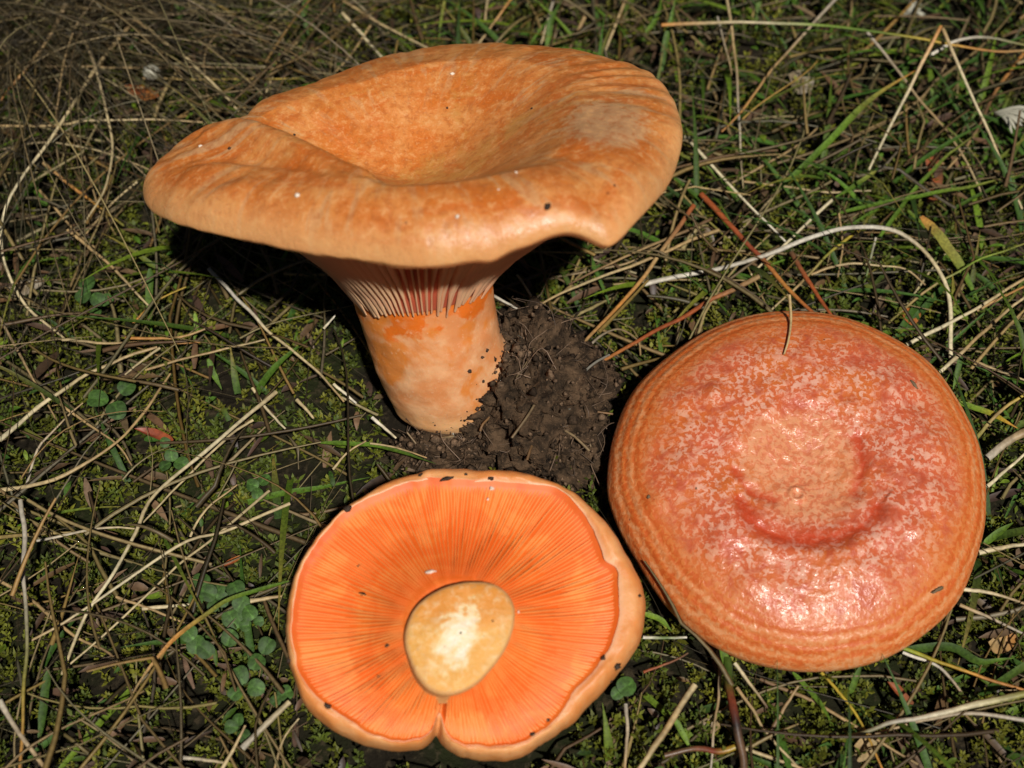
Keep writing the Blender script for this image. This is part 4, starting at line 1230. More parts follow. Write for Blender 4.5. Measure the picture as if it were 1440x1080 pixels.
# upper edge behind the funnel cap
S([(481, 18), (509, 48), (545, 90)], [10, 7], 5, ['straw', 'cream'], 'stiff pale straw behind the highest rim, leaning left')
S([(481, 0), (533, 32), (612, 73)], [10, 7], 4.5, ['tan', 'straw'], 'curved straw along the back rim of the funnel cap')
S([(521, 36), (493, 77), (450, 123)], [9, 5], 3.5, ['tan', 'tan'], 'thin straw crossing the stiff pale one behind the rim')
S([(720, -3), (670, 66)], [9, 6], 4, ['orange', 'straw'], 'orange tinted straw standing behind the middle of the rim', n=8)
S([(686, -3), (680, 42)], [9, 6], 4, ['straw', 'tan'], 'short upright straw above the middle of the rim', n=8)
S([(779, -3), (761, 62)], [9, 6], 4.5, ['grey', 'straw'], 'grey upright straw behind the rim among green blades', n=8)
S([(881, -3), (847, 82)], [9, 6], 4.5, ['tan', 'straw'], 'straight tan straw behind the right shoulder of the cap', n=8)
S([(822, 24), (799, 73)], [8, 5], 6, ['tan', 'brown'], 'short brownish straw behind the right shoulder of the cap', n=8)
G([(626, -2), (620, 30), (617, 58)], [10, 5], 4, ['olive', 'green'], 'thin olive blade behind the middle of the rim')
G([(430, 0), (428, 25), (434, 50)], [12, 5], 9, ['green', 'dgreen'], 'broad green blade at the upper edge left of the rim')
G([(770, 70), (775, 30), (790, 0)], [5, 14], 8, ['green', 'dgreen'], 'dark blade beside the grey upright straw')
G([(900, 60), (925, 20), (930, -4)], [5, 14], 7, ['green', 'green'], 'green blade rising beside the right shoulder of the cap')
G([(930, 100), (938, 50), (950, 0)], [4, 16], 8, ['dgreen', 'green'], 'tall green blade at the far right shoulder of the cap')
# upper right
S([(930, 35), (1000, 31), (1062, 31), (1205, 41), (1286, 53), (1347, 65), (1400, 73), (1445, 71)], [14, 20, 16], 5.5, ['orange', 'straw', 'cream', 'lime', 'green', 'yellow', 'orange', 'tan'], 'long level stem along the upper right, orange, cream, green and yellow in turn')
S([(1178, -3), (1103, 77), (1042, 155), (1013, 185)], [15, 8], 4.5, ['grey', 'tan', 'orange'], 'straight tan straw slanting down to the right rim of the cap')
S([(1021, -4), (1034, 81), (1038, 163), (1045, 265)], [16, 12, 5], 4.2, ['straw', 'tan', 'grey', 'straw'], 'upright straw right of the funnel cap')
S([(1009, 24), (1020, 65), (1030, 106)], [13, 10], 3, ['grey', 'tan'], 'thin short straw beside the upright straw')
S([(1221, 45), (1278, 122), (1347, 208), (1384, 278)], [16, 10, 6], 4.5, ['grey', 'tan', 'straw'], 'straw falling from the level stem across the two standing straws')
S([(1323, 36), (1282, 118), (1221, 238)], [22, 15, 7], 5, ['orange', 'cream', 'cream'], 'straight leg of the inverted V of straws, orange tip')
S([(1325, 40), (1368, 139), (1409, 228), (1438, 295)], [22, 14, 6], 5, ['tan', 'cream', 'straw', 'straw'], 'outer leg of the inverted V of straws, towards the white tuft')
S([(1309, 77), (1347, 57), (1388, 53), (1445, 64)], [16, 15], 5, ['white', 'grey', 'olive'], 'pale arched straw reaching the upper right edge')
G([(1091, 269), (1164, 200), (1225, 139), (1290, 98)], [6, 14, 16], 9, ['dgreen', 'green', 'green', 'olive', 'orange'], 'long green blade with an orange tip, right of the funnel cap')
S([(964, 192), (1038, 273), (1105, 340)], [9, 9, 8], 5, ['cream', 'cream', 'white'], 'cream straw meeting the big grey arc at a point')
S([(1170, 280), (1105, 342), (1055, 386)], [9, 9, 6], 5, ['cream', 'cream', 'straw'], 'cream straw crossing the big grey arc')
G([(1232, 240), (1200, 262), (1168, 282)], [10, 8], 6, ['olive', 'green', 'green'], 'green blade continuing the cream crossing straw')
S([(895, 405), (955, 387), (1017, 375), (1080, 357), (1130, 337), (1180, 322), (1223, 319), (1250, 322), (1273, 331), (1302, 354), (1323, 385), (1334, 425), (1338, 505)], [5, 9, 17, 12, 8], 8, ['grey', 'white', 'grey', 'white', 'white', 'straw', 'cream', 'cream'], 'big whitish grey straw arching over the ground above the round cap', taper=0.7)
G([(1296, 304), (1317, 327), (1348, 369), (1376, 424)], [10, 10, 5], 15, ['orange', 'olive', 'olive', 'green', 'green'], 'broad olive blade with orange end beside the big grey arc')
S([(1205, 325), (1167, 355), (1137, 387), (1080, 440)], [9, 7], 4.5, ['yellow', 'olive', 'tan', 'straw'], 'yellow green stem bending down to the top of the round cap')
S([(1275, 484), (1334, 454), (1373, 433), (1443, 391)], [8, 10, 12], 6, ['cream', 'cream', 'straw', 'tan'], 'cream straw ending on the edge of the round cap')
S([(1373, 437), (1405, 420), (1443, 402)], [9, 11], 5, ['tan', 'orange'], 'orange straw splitting from the cream straw at the right edge')
S([(1322, 522), (1348, 500), (1390, 460), (1443, 415)], [10, 10, 12], 6, ['cream', 'tan', 'tan', 'straw'], 'tan straw parallel to the cream one, nearer the round cap')
S([(1240, 462), (1307, 406), (1348, 381), (1390, 360), (1443, 343)], [6, 10, 12], 3.8, ['olive', 'tan', 'lime', 'olive'], 'thin greenish stem running behind the round cap to the right edge')
S([(1232, 333), (1224, 365), (1216, 396)], [8, 4], 3.5, ['grey', 'green'], 'thin grey green stem under the big arc')
S([(1140, 385), (1192, 371), (1234, 373), (1275, 379), (1302, 400)], [6, 8, 6], 4, ['tan', 'straw', 'tan'], 'small tan arch under the big grey arc')
S([(1180, 300), (1185, 345), (1178, 390)], [9, 5], 3, ['tan', 'tan'], 'thin tan straw hanging through the big arc')
G([(1240, 290), (1180, 320), (1090, 300)], [6, 9], 5, ['green', 'dgreen', 'green'], 'green blade lying behind the big grey arc')
G([(1170, 302), (1230, 288), (1330, 268), (1440, 246)], [7, 10], 6, ['green', 'green', 'olive'], 'long level green blade at the right edge')
G([(1230, 345), (1290, 262), (1350, 205), (1385, 180)], [6, 13], 5, ['green', 'green', 'olive'], 'thin green blade pointing to the white tuft')
S([(1045, 255), (1100, 262), (1160, 270), (1225, 268)], [5, 6], 4, ['tan', 'straw'], 'level tan straw behind the crossing cream straws')
S([(1000, 270), (1060, 240), (1120, 205), (1165, 165)], [5, 7], 4, ['dark', 'tan', 'tan'], 'tan straw alongside the orange tipped blade')
S([(1365, 20), (1330, 90), (1280, 150), (1200, 190)], [6, 8], 3, ['dark', 'tan'], 'dull straw beneath the inverted V of straws')
S([(1440, 75), (1400, 130), (1370, 190), (1330, 240)], [7, 6], 5, ['orange', 'brown', 'tan'], 'brownish straw running to the white tuft')
S([(940, 250), (985, 300), (1040, 355), (1080, 432)], [5, 6], 3.5, ['tan', 'olive', 'tan'], 'thin straw passing beneath the two rust needles')
S([(760, 395), (830, 380), (880, 370), (930, 344)], [4, 5], 4, ['dark', 'tan'], 'dark straw under the right lip of the funnel cap')
# needles between the funnel mushroom and the round cap
N([(985, 272), (1020, 310), (1065, 357), (1112, 412), (1144, 442)], [9, 8, 9], 9, ['rust', 'rust', 'red', 'orange', 'rust'], 'thick rust red needle running down to the round cap')
N([(1112, 355), (1135, 392), (1169, 444)], [7, 9], 8, ['brown', 'rust', 'rust'], 'shorter rust needle parallel to the thick one')
N([(1067, 387), (1005, 420), (955, 450), (905, 475), (822, 522)], [9, 9, 10], 7.5, ['tan', 'rust', 'rust', 'orange'], 'long orange red needle between soil clump and round cap')
N([(977, 287), (930, 352), (892, 405), (804, 500)], [10, 9, 12], 7.5, ['rust', 'tan', 'orange', 'tan'], 'tan orange needle slanting down to the soil clump')
N([(1012, 322), (937, 352), (880, 377), (818, 400), (747, 434)], [8, 9, 14], 5.5, ['tan', 'tan', 'straw', 'tan'], 'pale brown needle pointing at the top of the soil clump')
N([(1000, 308), (930, 340), (868, 366), (800, 400)], [7, 8], 5, ['brown', 'tan', 'brown'], 'darker needle lying alongside the pale brown one')
S([(727, 387), (753, 424), (785, 477)], [9, 14, 12], 4, ['straw', 'cream', 'straw'], 'thin cream straw crossing above the soil clump')
S([(693, 415), (727, 434)], [16, 17], 5, ['grey', 'white'], 'short whitish straw sticking from the top of the soil clump', n=8)
S([(812, 512), (838, 478), (870, 463), (896, 478), (900, 500)], [8, 9], 4.5, ['grey', 'dark', 'tan'], 'grey looped straw between the two orange needles')
# right edge
S([(1370, 618), (1407, 578), (1443, 553)], [7, 10], 6, ['olive', 'tan', 'yellow'], 'yellow straw bending away from the right side of the round cap')
S([(1388, 644), (1415, 622), (1443, 606)], [8, 10], 11, ['grey', 'tan'], 'broad dull straw at the right edge beside the round cap', taper=1.1)
S([(1388, 684), (1428, 650), (1443, 636)], [9, 10], 5.5, ['cream', 'cream'], 'cream straw touching the round cap at its widest')
G([(1345, 565), (1393, 581), (1433, 603)], [6, 8], 9, ['lime', 'lime', 'yellow', 'orange'], 'lime blade turning yellow beside the round cap')
S([(1360, 504), (1398, 519), (1443, 535)], [6, 7], 5, ['tan', 'straw'], 'tan straw below the cream straws at the right edge')
G([(1352, 498), (1347, 522), (1340, 548)], [10, 5], 7, ['dgreen', 'green'], 'short green blade at the upper right of the round cap')
S([(1376, 777), (1413, 769), (1443, 765)], [9, 9], 8, ['cream', 'straw', 'cream'], 'broad cream straw level with the lower round cap')
S([(1352, 828), (1398, 835), (1443, 850)], [8, 8], 6, ['cream', 'tan'], 'cream straw below the broad one at the right edge')
S([(1350, 850), (1395, 870), (1443, 893)], [7, 7], 6, ['tan', 'grey'], 'tan straw under the lower right of the round cap')
G([(1384, 765), (1405, 748), (1425, 735)], [6, 9], 9, ['green', 'green'], 'small green blade above the broad cream straw')
# lower right
S([(1270, 910), (1324, 932), (1384, 953), (1443, 970)], [8, 10], 6, ['lime', 'yellow', 'orange', 'orange'], 'yellow orange stem sloping away under the round cap')
G([(1278, 912), (1339, 910), (1378, 930), (1425, 925)], [7, 9], 12, ['dgreen', 'dgreen', 'green'], 'dark green blade lying above the yellow orange stem')
S([(1270, 918), (1316, 935), (1340, 958), (1362, 988)], [7, 6], 5.5, ['white', 'grey', 'tan'], 'bent whitish straw below the yellow orange stem')
S([(1443, 975), (1343, 997), (1247, 1019), (1180, 1040)], [13, 12, 7], 10, ['olive', 'cream', 'grey', 'olive'], 'thick pale olive stalk in the lower right corner', taper=0.45)
S([(1443, 1012), (1360, 1003), (1290, 1015), (1230, 1032)], [8, 7], 6, ['grey', 'tan'], 'dull straw just beneath the thick pale olive stalk')
S([(1155, 945), (1206, 1009), (1242, 1085)], [7, 7], 5, ['yellow', 'yellow', 'orange'], 'yellow straw pointing down below the round cap')
G([(1115, 945), (1150, 985), (1172, 1020)], [6, 8], 7, ['green', 'green'], 'green blade left of the yellow straw')
S([(977, 963), (940, 1020), (896, 1085)], [12, 10], 9, ['straw', 'tan', 'straw'], 'thick tan straw between the two lower mushrooms', taper=0.85)
S([(1033, 932), (1055, 962), (1080, 996)], [8, 6], 6, ['cream', 'straw', 'brown'], 'cream straw just under the bottom of the round cap')
S([(1036, 966), (1060, 1000), (1082, 1036), (1128, 1085)], [7, 6], 5, ['tan', 'straw'], 'tan straw running down beside the dark red stalk')
S([(1080, 1035), (1100, 1000), (1122, 965)], [5, 8], 6, ['brown', 'tan'], 'brown straw leaning against the straws below the cap')
S([(1070, 955), (1140, 985), (1210, 1025), (1290, 1075)], [5, 6], 6, ['brown', 'tan', 'tan'], 'brown straw lying level under the yellow straw')
S([(1049, 1053), (1118, 1077), (1150, 1090)], [6, 6], 6, ['straw', 'tan'], 'short straw by the foot of the dark red stalk')
S([(904, 896), (935, 897), (966, 896)], [7, 7], 5.5, ['white', 'green', 'white'], 'white straw chip between the upturned and the round cap')
S([(905, 945), (945, 930), (968, 918)], [7, 7], 4, ['rust', 'brown'], 'rust straw below the white chip between the caps')
S([(1010, 915), (1012, 960), (1004, 1030), (998, 1085)], [7, 6], 5, ['grey', 'tan', 'grey'], 'grey straw left of the dark red stalk')
S([(880, 990), (882, 1030), (878, 1085)], [7, 6], 6, ['grey', 'tan'], 'grey upright straw near the bottom edge')
G([(948, 1010), (962, 1035), (972, 1055)], [8, 5], 8, ['green', 'lime'], 'bright green blade right of the thick tan straw')
G([(905, 862), (930, 872), (945, 888)], [9, 8], 8, ['lime', 'green'], 'bright green blade between the two lower caps')
G([(1024, 945), (1020, 925), (1010, 905)], [9, 10], 11, ['green', 'green'], 'green blade tucked under the round cap')
G([(1196, 975), (1205, 950), (1212, 932)], [7, 8], 8, ['green', 'dgreen'], 'green blade beneath the round cap by the yellow straw')
o = stalk('weed_stalk', 'stalk', [(1022, 925), (1025, 962), (1031, 992), (1035, 1015), (1042, 1050), (1048, 1090)], [9, 11, 8], 13, ['dgreen', 'dgreen', 'red', 'black', 'brown', 'brown'],
          'dark stalk with a bright red joint below the round cap', mat=M_NEEDLE, taper=0.9)
o = stalk('weed_stalk', 'stalk', [(935, 1062), (975, 1053), (1010, 1056), (1036, 1050)], [6, 8], 7, ['brown', 'brown', 'red', 'yellow'],
          'small stalk with a red yellow tip beside the dark stalk', mat=M_NEEDLE, taper=1.3)

# straw that leans on the round cap
p0 = at(1110, 415, 0.024); hs = [cast(1111, 452, ['cap3']), cast(1108, 480, ['cap3']), cast(1102, 500, ['cap3'])]
pp = [p0] + [h_[0] + np.array([0, 0, 0.0012 - 0.0003 * i]) for i, h_ in enumerate(hs) if h_ is not None]
Pq = catmull(pp, 14); v, f = tube_arrays(Pq, np.linspace(0.00042, 0.00022, 14), 6, 0.8)
o = mesh(ST, v, f, M_STRAW, None, Pq[0], attrs={'tint': ('FLOAT_COLOR', np.repeat([[0.5, 0.36, 0.17, 1]], len(v), 0))})
tag(o, 'thin straw leaning on the upper edge of the round cap', 'straw', G1)

# ------------------------------------------------------------------ clovers
def leaflet_arrays(c, nrm, d, r, seed):
    """slightly folded heart-shaped leaflet, thick enough to have two sides"""
    nrm = nrm / np.linalg.norm(nrm); d = d - nrm * (d @ nrm); d /= np.linalg.norm(d); s_ = np.cross(nrm, d)
    na, nr_ = 16, 4
    V = []
    for sgn in (1, -1):
        for i in range(nr_ + 1):
            q = i / nr_
            for j in range(na):
                a = j / na * 2 * math.pi
                rr = r * (1 + 0.05 * math.sin(3 * a + seed) - 0.13 * math.exp(-((a - 0.0) / 0.35) ** 2) - 0.13 * math.exp(-((a - 2 * math.pi) / 0.35) ** 2) - 0.08 * math.exp(-((a - math.pi) / 0.6) ** 2))
                x = rr * q * math.cos(a); y = rr * q * math.sin(a) * 0.92
                z = 0.22 * abs(y) - 0.10 * q * q * r + (0.00008 if sgn > 0 else -0.00008) * (1 - q ** 4)
                V.append(c + d * x + s_ * y + nrm * z)
    F = []
    for k_ in (0, 1):
        o_ = k_ * (nr_ + 1) * na
        for i in range(nr_):
            for j in range(na):
                q = (o_ + i * na + j, o_ + i * na + (j + 1) % na, o_ + (i + 1) * na + (j + 1) % na, o_ + (i + 1) * na + j)
                F.append(q if k_ else q[::-1])
    return np.array(V), np.array(F)

def clover(leaves, label):
    """leaves: list of (leaflet pixel list [(x, y, r)], height mm)"""
    allp = [l for lf in leaves for l in lf[0]]
    bx = np.mean([p[0] for p in allp]); by = np.mean([p[1] for p in allp])
    base = at(bx, by + 6, 0.0005)
    e = empty('clover_plant', base, label, 'clover', 'small clover plants in the moss')
    for lf, h in leaves:
        jx = np.mean([p[0] for p in lf]); jy = np.mean([p[1] for p in lf])
        J = at(jx, jy, h / 1000.0 - 0.0006)
        P = catmull([base, base * 0.5 + J * 0.5 + np.array([0.0006, 0.0006, 0.0008]), J], 8)
        v, f = tube_arrays(P, 0.00022, 5)
        mesh('stalk', v, f, M_LEAF, e, attrs={'tint': ('FLOAT_COLOR', np.repeat([[0.06, 0.085, 0.025, 1]], len(v), 0))})
        for i, (x, y, r) in enumerate(lf):
            c_ = at(x, y, h / 1000.0 + random.uniform(-0.0008, 0.0008))
            d = c_ - J
            if np.linalg.norm(d) < 0.0004:
                d = np.array([1.0, 0.3, 0])
            nrm = np.array([random.uniform(-0.25, 0.25), random.uniform(-0.45, 0.05), 1.0])
            rr = r * np.linalg.norm(c_ - CAM) / FPX
            v, f = leaflet_arrays(c_, nrm, d, rr, x)
            g_ = random.uniform(0.75, 1.2)
            C_ = np.repeat([[0.036 * g_, 0.082 * g_, 0.012 * g_, 1]], len(v), 0)
            C_[:, :3] *= (1 + 0.35 * vnoise((v - c_) * 900, 3))[:, None]
            jj = np.arange(len(v)) % 16; C_[(jj == 0) | (jj == 8), :3] *= 1.7
            C_[:, :3] += 0.006
            mesh('leaflet', v, f, M_LEAF, e, attrs={'tint': ('FLOAT_COLOR', C_)})
    return e
clover([([(283, 817, 13), (293, 834, 13), (276, 843, 11)], 8), ([(306, 829, 12), (311, 843, 12), (300, 852, 9)], 6), ([(332, 829, 14), (339, 849, 13), (351, 862, 12)], 9),
        ([(327, 871, 16), (323, 897, 13), (345, 880, 9)], 6), ([(265, 890, 13), (276, 907, 14), (289, 914, 13)], 7), ([(364, 874, 8)], 5)], 'biggest clover patch, dark green leaflets beside the upturned mushroom')
clover([([(375, 908, 13), (361, 931, 13)], 8), ([(337, 950, 14), (331, 975, 11), (360, 967, 13)], 7), ([(401, 975, 12), (388, 985, 9)], 5)], 'clover with round leaflets just below the biggest clover patch')
clover([([(123, 398, 12), (117, 416, 12), (137, 421, 11)], 8), ([(150, 422, 10), (134, 440, 9)], 6)], 'small clover under the straws at the edge of the cap shadow')
clover([([(137, 561, 15), (164, 577, 15), (178, 545, 13)], 8)], 'three-leaved clover above the flattened curved straw')
clover([([(355, 682, 10), (372, 675, 10), (362, 694, 9)], 6)], 'tiny clover at the upper left of the upturned mushroom')
clover([([(881, 965, 15), (868, 975, 10)], 6)], 'clover leaf peeping out under the lower right margin of the upturned cap')
clover([([(325, 1022, 10), (343, 1035, 10), (335, 1012, 9)], 6)], 'clover by the thickest straw stub near the bottom')
clover([([(241, 640, 10), (255, 652, 11), (232, 655, 9)], 6), ([(232, 622, 8)], 5)], 'clover in the moss beside the upper half of the longest straw')

# ------------------------------------------------------------------ dead leaves, white tuft, seed bud
def dead_leaf(pts, h, cols, label):
    c_ = np.mean(pts, axis=0)
    W = np.array([at(x, y, 0.6 * h / 1000.0) for x, y in pts]); ctr_ = W.mean(0)
    n_ = 30
    L = catmull(np.vstack([W, W[:1]]), n_ + 1)[:-1]
    V = []
    for sgn in (1, -1):
        for q in (0.02, 0.35, 0.7, 1.0):
            ring = ctr_ + (L - ctr_) * q
            ring = ring.copy()
            ring[:, 2] += 0.0012 * (q ** 2) * fbm((ring - ctr_) * 260, 2, 7) + sgn * 0.00012 * (1 - q ** 3) + 0.0007 * q * q
            V.append(ring)
    V = np.vstack(V)
    F1_ = grid_faces(4, n_, wrap_v=True); Ff = np.vstack([F1_, F1_[:, ::-1] + 4 * n_])
    t = vnoise((V - ctr_) * 350, 12)[:, None] * 0.5 + 0.5
    C_ = np.array(PAL[cols[0]])[None] * (1 - t) + np.array(PAL[cols[1]])[None] * t
    o = mesh('dead_leaf', V, Ff, M_STRAW, None, np.array([ctr_[0], ctr_[1], V[:, 2].min()]), attrs={'tint': ('FLOAT_COLOR', np.concatenate([C_, np.ones((len(C_), 1))], 1))})
    tag(o, label, 'leaf', 'dead leaf pieces')
dead_leaf([(176, 124), (195, 120), (215, 127), (224, 138), (205, 142), (186, 136)], 6, ['rust', 'orange'], 'orange red dead leaf under straws left of the cap notch')
dead_leaf([(1108, 108), (1125, 98), (1143, 110), (1140, 128), (1118, 133)], 5, ['dark', 'grey'], 'greyish brown dead leaf right of the funnel cap')
dead_leaf([(1300, 228), (1318, 222), (1325, 250), (1318, 285), (1302, 282), (1310, 255)], 6, ['rust', 'brown'], 'orange brown dead leaf beneath the outer straw of the V')
dead_leaf([(1268, 438), (1285, 432), (1294, 445), (1284, 458), (1270, 450)], 6, ['rust', 'orange'], 'small orange leaf behind the upper right of the round cap')
dead_leaf([(190, 606), (215, 604), (243, 617), (240, 624), (210, 615)], 7, ['red', 'rust'], 'narrow red leaf scrap in the moss below the three-leaved clover')
dead_leaf([(305, 800), (322, 790), (338, 783), (336, 790), (318, 798)], 7, ['rust', 'orange'], 'rust leaf sliver above the biggest clover patch')
dead_leaf([(1247, 960), (1262, 964), (1284, 990), (1272, 988), (1256, 974)], 8, ['rust', 'brown'], 'rust curled leaf below the round cap near the thick stalk')
dead_leaf([(10, 405), (32, 396), (62, 398), (48, 412), (20, 418)], 5, ['dark', 'grey'], 'dull brown leaf at the left edge by the small clover')
dead_leaf([(1200, 1050), (1216, 1034), (1232, 1040), (1226, 1062), (1206, 1072)], 6, ['tan', 'straw'], 'pale tan leaf scrap under the thick pale olive stalk')
dead_leaf([(1388, 905), (1408, 890), (1428, 896), (1420, 915), (1398, 920)], 6, ['tan', 'orange'], 'tan leaf scrap beside the dark green blade at the right edge')
dead_leaf([(980, 1018), (1002, 1012), (1012, 1024), (994, 1034)], 6, ['dark', 'tan'], 'brown leaf scrap left of the dark red stalk')

M_WHITE = mat_plain('white_petal', (0.42, 0.40, 0.31), 0.6, 0.3, 0.15)
def tuft(px, py, npet, Lpx, label, spread=(0.3, 2.2)):
    c_ = at(px, py, 0.006)
    e = empty('seed_tuft', np.array([c_[0], c_[1], 0.001]), label, 'seed tuft', 'white seed tufts')
    P = catmull([np.array([c_[0], c_[1], 0.001]), c_ + np.array([0.0004, 0.0002, -0.002]), c_], 6)
    v, f = tube_arrays(P, 0.0003, 5)
    mesh('stalk', v, f, M_LEAF, e, attrs={'tint': ('FLOAT_COLOR', np.repeat([[0.08, 0.10, 0.04, 1]], len(v), 0))})
    for i in range(npet):
        a = spread[0] + (spread[1] - spread[0]) * i / max(1, npet - 1) + random.uniform(-0.1, 0.1)
        L = Lpx * np.linalg.norm(c_ - CAM) / FPX * random.uniform(0.75, 1.1)
        t = np.linspace(0, 1, 6)
        Q = np.stack([c_[0] + math.cos(a) * t * L, c_[1] + math.sin(a) * t * L, c_[2] + 0.35 * L * np.sin(t * 2.2) + random.uniform(0, 0.0006)], -1)
        v, f = tube_arrays(Q, 0.00055 * np.clip(np.array([0.5, 0.9, 1.1, 1.2, 1.0, 0.35]), 0.1, 2), 6, 0.35)
        mesh('petal', v, f, M_WHITE, e)
tuft(1398, 160, 11, 46, 'white feathery tuft at the right edge behind the straws', (-1.45, -0.15))
tuft(1270, 22, 7, 26, 'small whitish tuft at the upper edge right of the level stem', (-0.5, 0.9))
bc = at(213, 102, 0.010)
e = empty('seed_bud', np.array([bc[0], bc[1], 0.001]), 'small whitish round bud among dry straws left of the cap', 'bud')
b_, pb, fb = blob('bud', e, bc, 0.0026, 0.0022, 0.0024, M_WHITE, 3, 0.06, 14, 20)
P = catmull([np.array([bc[0], bc[1], 0.001]), bc + np.array([0.001, 0.001, -0.003]), bc], 6)
v, f = tube_arrays(P, 0.0003, 5)
mesh('stalk', v, f, M_STRAW, e, attrs={'tint': ('FLOAT_COLOR', np.repeat([[0.2, 0.15, 0.08, 1]], len(v), 0))})

# ------------------------------------------------------------------ crumbs and grains lying on the mushrooms
def crumb(px, py, size, names, mat, name, label, cat, group, el=1.0, ang=0.0, lift=0.3):
    h_ = cast(px, py, names)
    if h_ is None:
        return
    p, nr_, dist = h_
    if np.dot(nr_, CAM - p) < 0:
        nr_ = -nr_
    r = 0.5 * (0.8 if mat is M_CRUMB else 1.0) * size * dist / FPX
    a_ = np.linspace(0.02, math.pi - 0.02, 7); b_ = np.linspace(0, 2 * math.pi, 9, endpoint=False)
    A_, B_ = np.meshgrid(a_, b_, indexing='ij')
    q = np.stack([np.sin(A_) * np.cos(B_), np.sin(A_) * np.sin(B_), np.cos(A_)], -1).reshape(-1, 3)
    q = q * (0.9 + 0.75 * fbm(q * 2.3 + px * 0.37, 2, int(px)))[:, None] * np.array([r * el, r, r * 0.75])
    up = nr_; s_ = np.array([math.cos(ang), math.sin(ang), 0]); s_ = s_ - up * (s_ @ up); s_ /= np.linalg.norm(s_); y_ = np.cross(up, s_)
    v = p + q[:, 0:1] * s_ + q[:, 1:2] * y_ + (q[:, 2:3] + r * lift) * up
    o = mesh(name, v, grid_faces(7, 9, wrap_v=True), mat, None, p)
    tag(o, label, cat, group)
A2 = ['cap2', 'bed2', 'stem2']
GC = 'soil crumbs on the upturned mushroom'
for px, py, s_, el, an, lb in ((628, 673, 7, 3.4, 0.35, 'thin dark bark sliver on the upper margin of the upturned cap'), (690, 673, 7, 1.8, 0.1, 'dark crumb on the upper margin right of the bark sliver'),
        (655, 667, 5, 1.4, 0.0, 'small crumb between the sliver and the next margin crumb'), (592, 668, 6, 1.5, 0.2, 'dark crumb on the upper margin left of the bark sliver'),
        (488, 716, 10, 1.6, 0.7, 'large dark crumb on the upper left margin of the upturned cap'), (510, 836, 6, 2.6, -0.4, 'dark splinter lying across the gills'),
        (504, 796, 5, 1.3, 0.1, 'brown crumb on the gills above the splinter'), (545, 908, 8, 1.1, 0.2, 'dark crumb on the gills left of the cut stem'), (533, 951, 6, 1.2, 0.0, 'small crumb on the gills lower left of the cut stem'),
        (408, 929, 11, 0.8, 0.1, 'dark crumb on the leftmost margin'), (461, 994, 11, 1.2, -0.4, 'dark crumb on the lower left margin'), (867, 937, 12, 1.4, 0.2, 'largest dark crumb on the wide rolled margin'),
        (849, 925, 8, 1.1, 0.6, 'crumb beside the largest crumb on the rolled margin'), (771, 1013, 6, 1.3, 0.0, 'small crumb on the lower right margin'), (749, 1033, 7, 1.5, 0.3, 'crumb at the lower gill edge near the bottom margin'),
        (859, 958, 5, 1.0, 0.0, 'tiny crumb under the largest crumb on the rolled margin'), (693, 873, 4, 1.2, 0.0, 'tiny dark speck on the cut stem face'), (899, 838, 6, 1.3, 0.0, 'crumb on the outer side of the rolled margin')):
    crumb(px, py, s_, A2, M_CRUMB, 'soil_crumb', lb, 'crumb', GC, el, an)
for px, py, s_, el, an, lb in ((606, 806, 7, 2.8, -0.15, 'white milk streak on the gills above the cut stem'), (692, 687, 6, 1.1, 0.0, 'white milk drop near the upper gill edge'), (686, 703, 5, 0.8, 0.0, 'smaller milk drop below the upper one'),
        (728, 861, 6, 0.6, 0.0, 'milk drop at the right side of the cut stem')):
    crumb(px, py, s_, A2, M_MILK, 'milk_drop', lb, 'milk drop', 'white milk drops on the gills', el, an, 0.9 if px != 728 else 0.6)
GF = 'specks on the funnel cap'
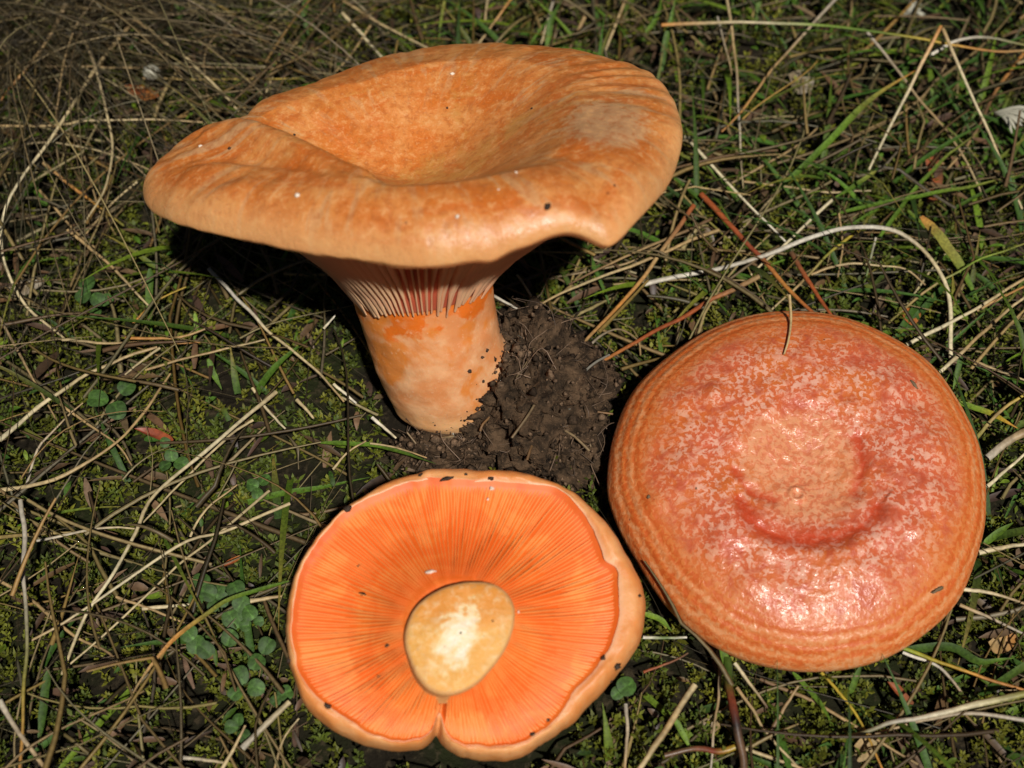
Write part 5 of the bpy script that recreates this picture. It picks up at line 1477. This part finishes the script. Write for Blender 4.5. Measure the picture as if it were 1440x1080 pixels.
for px, py, s_, el, an, lb in ((770, 291, 10, 1.5, 1.0, 'dark crumb on the front right of the funnel cap'), (323, 209, 6, 1.2, 0.0, 'dark speck on the left lobe of the funnel cap'),
        (629, 152, 4.5, 1.0, 0.0, 'tiny dark speck on the back slope inside the funnel'), (414, 190, 4.5, 1.2, 0.0, 'tiny speck on the pale fold of the funnel cap'), (864, 261, 5, 0.7, 0.0, 'brown speck on the right lobe of the funnel cap'),
        (748, 153, 4, 1.3, 0.0, 'tiny dark speck inside the funnel on the right')):
    crumb(px, py, s_, ['cap1'], M_CRUMB, 'soil_crumb', lb, 'crumb', GF, el, an)
for px, py, s_, el, an, lb in ((419, 275, 7, 1.2, 0.0, 'white grain on the front left of the funnel cap'), (643, 305, 6, 1.0, 0.0, 'white grain on the front middle of the funnel cap'),
        (701, 267, 4, 1.0, 0.0, 'tiny white grain near the front crest'), (726, 243, 4.5, 1.0, 0.0, 'tiny white grain on the front crest of the funnel'), (282, 206, 5, 1.2, 0.0, 'tiny white grain on the left lobe'), (636, 104, 5, 1.3, 0.0, 'pale grain on the back wall of the funnel')):
    crumb(px, py, s_, ['cap1'], M_GRIT, 'pale_grain', lb, 'grain', 'white grains on the funnel cap', el, an)
for px, py, s_, lb in ((660, 522, 8, 'black grain on the stem above the soil'), (679, 536, 6, 'black grain right of the stem middle'), (689, 541, 6, 'black grain nearest the soil clump'), (686, 550, 5, 'lowest black grain on the right of the stem'),
        (546, 575, 5, 'dark grain on the left of the stem base'), (562, 590, 5, 'dark grain at the lower left of the stem base'), (678, 562, 7, 'dark grain where the stem meets the soil')):
    crumb(px, py, s_, ['stem1', 'clump'], M_CRUMB, 'soil_crumb', lb, 'crumb', 'soil grains on the stem base')
M_FLECK = mat_plain('plant_fleck', (0.16, 0.11, 0.06), 0.7, 0.3)
for px, py, s_, el, an, lb in ((1285, 541, 7, 2.4, -1.0, 'brown plant fleck on the upper right of the round cap'), (1319, 829, 7, 2.8, 0.45, 'grey green fleck near the lower right edge of the round cap'), (912, 699, 6, 1.2, 0.0, 'dark speck at the left of the round cap'),
        (1283, 646, 3.5, 1.0, 0.0, 'tiny dark speck on the right half of the round cap'), (979, 687, 4, 0.8, 0.0, 'tiny dark speck left of the pale disc')):
    crumb(px, py, s_, ['cap3'], M_FLECK, 'plant_fleck', lb, 'fleck', 'flecks on the round cap', el, an, 0.05)

for o in bpy.data.objects:
    if '_b' in o.keys():
        del o['_b']
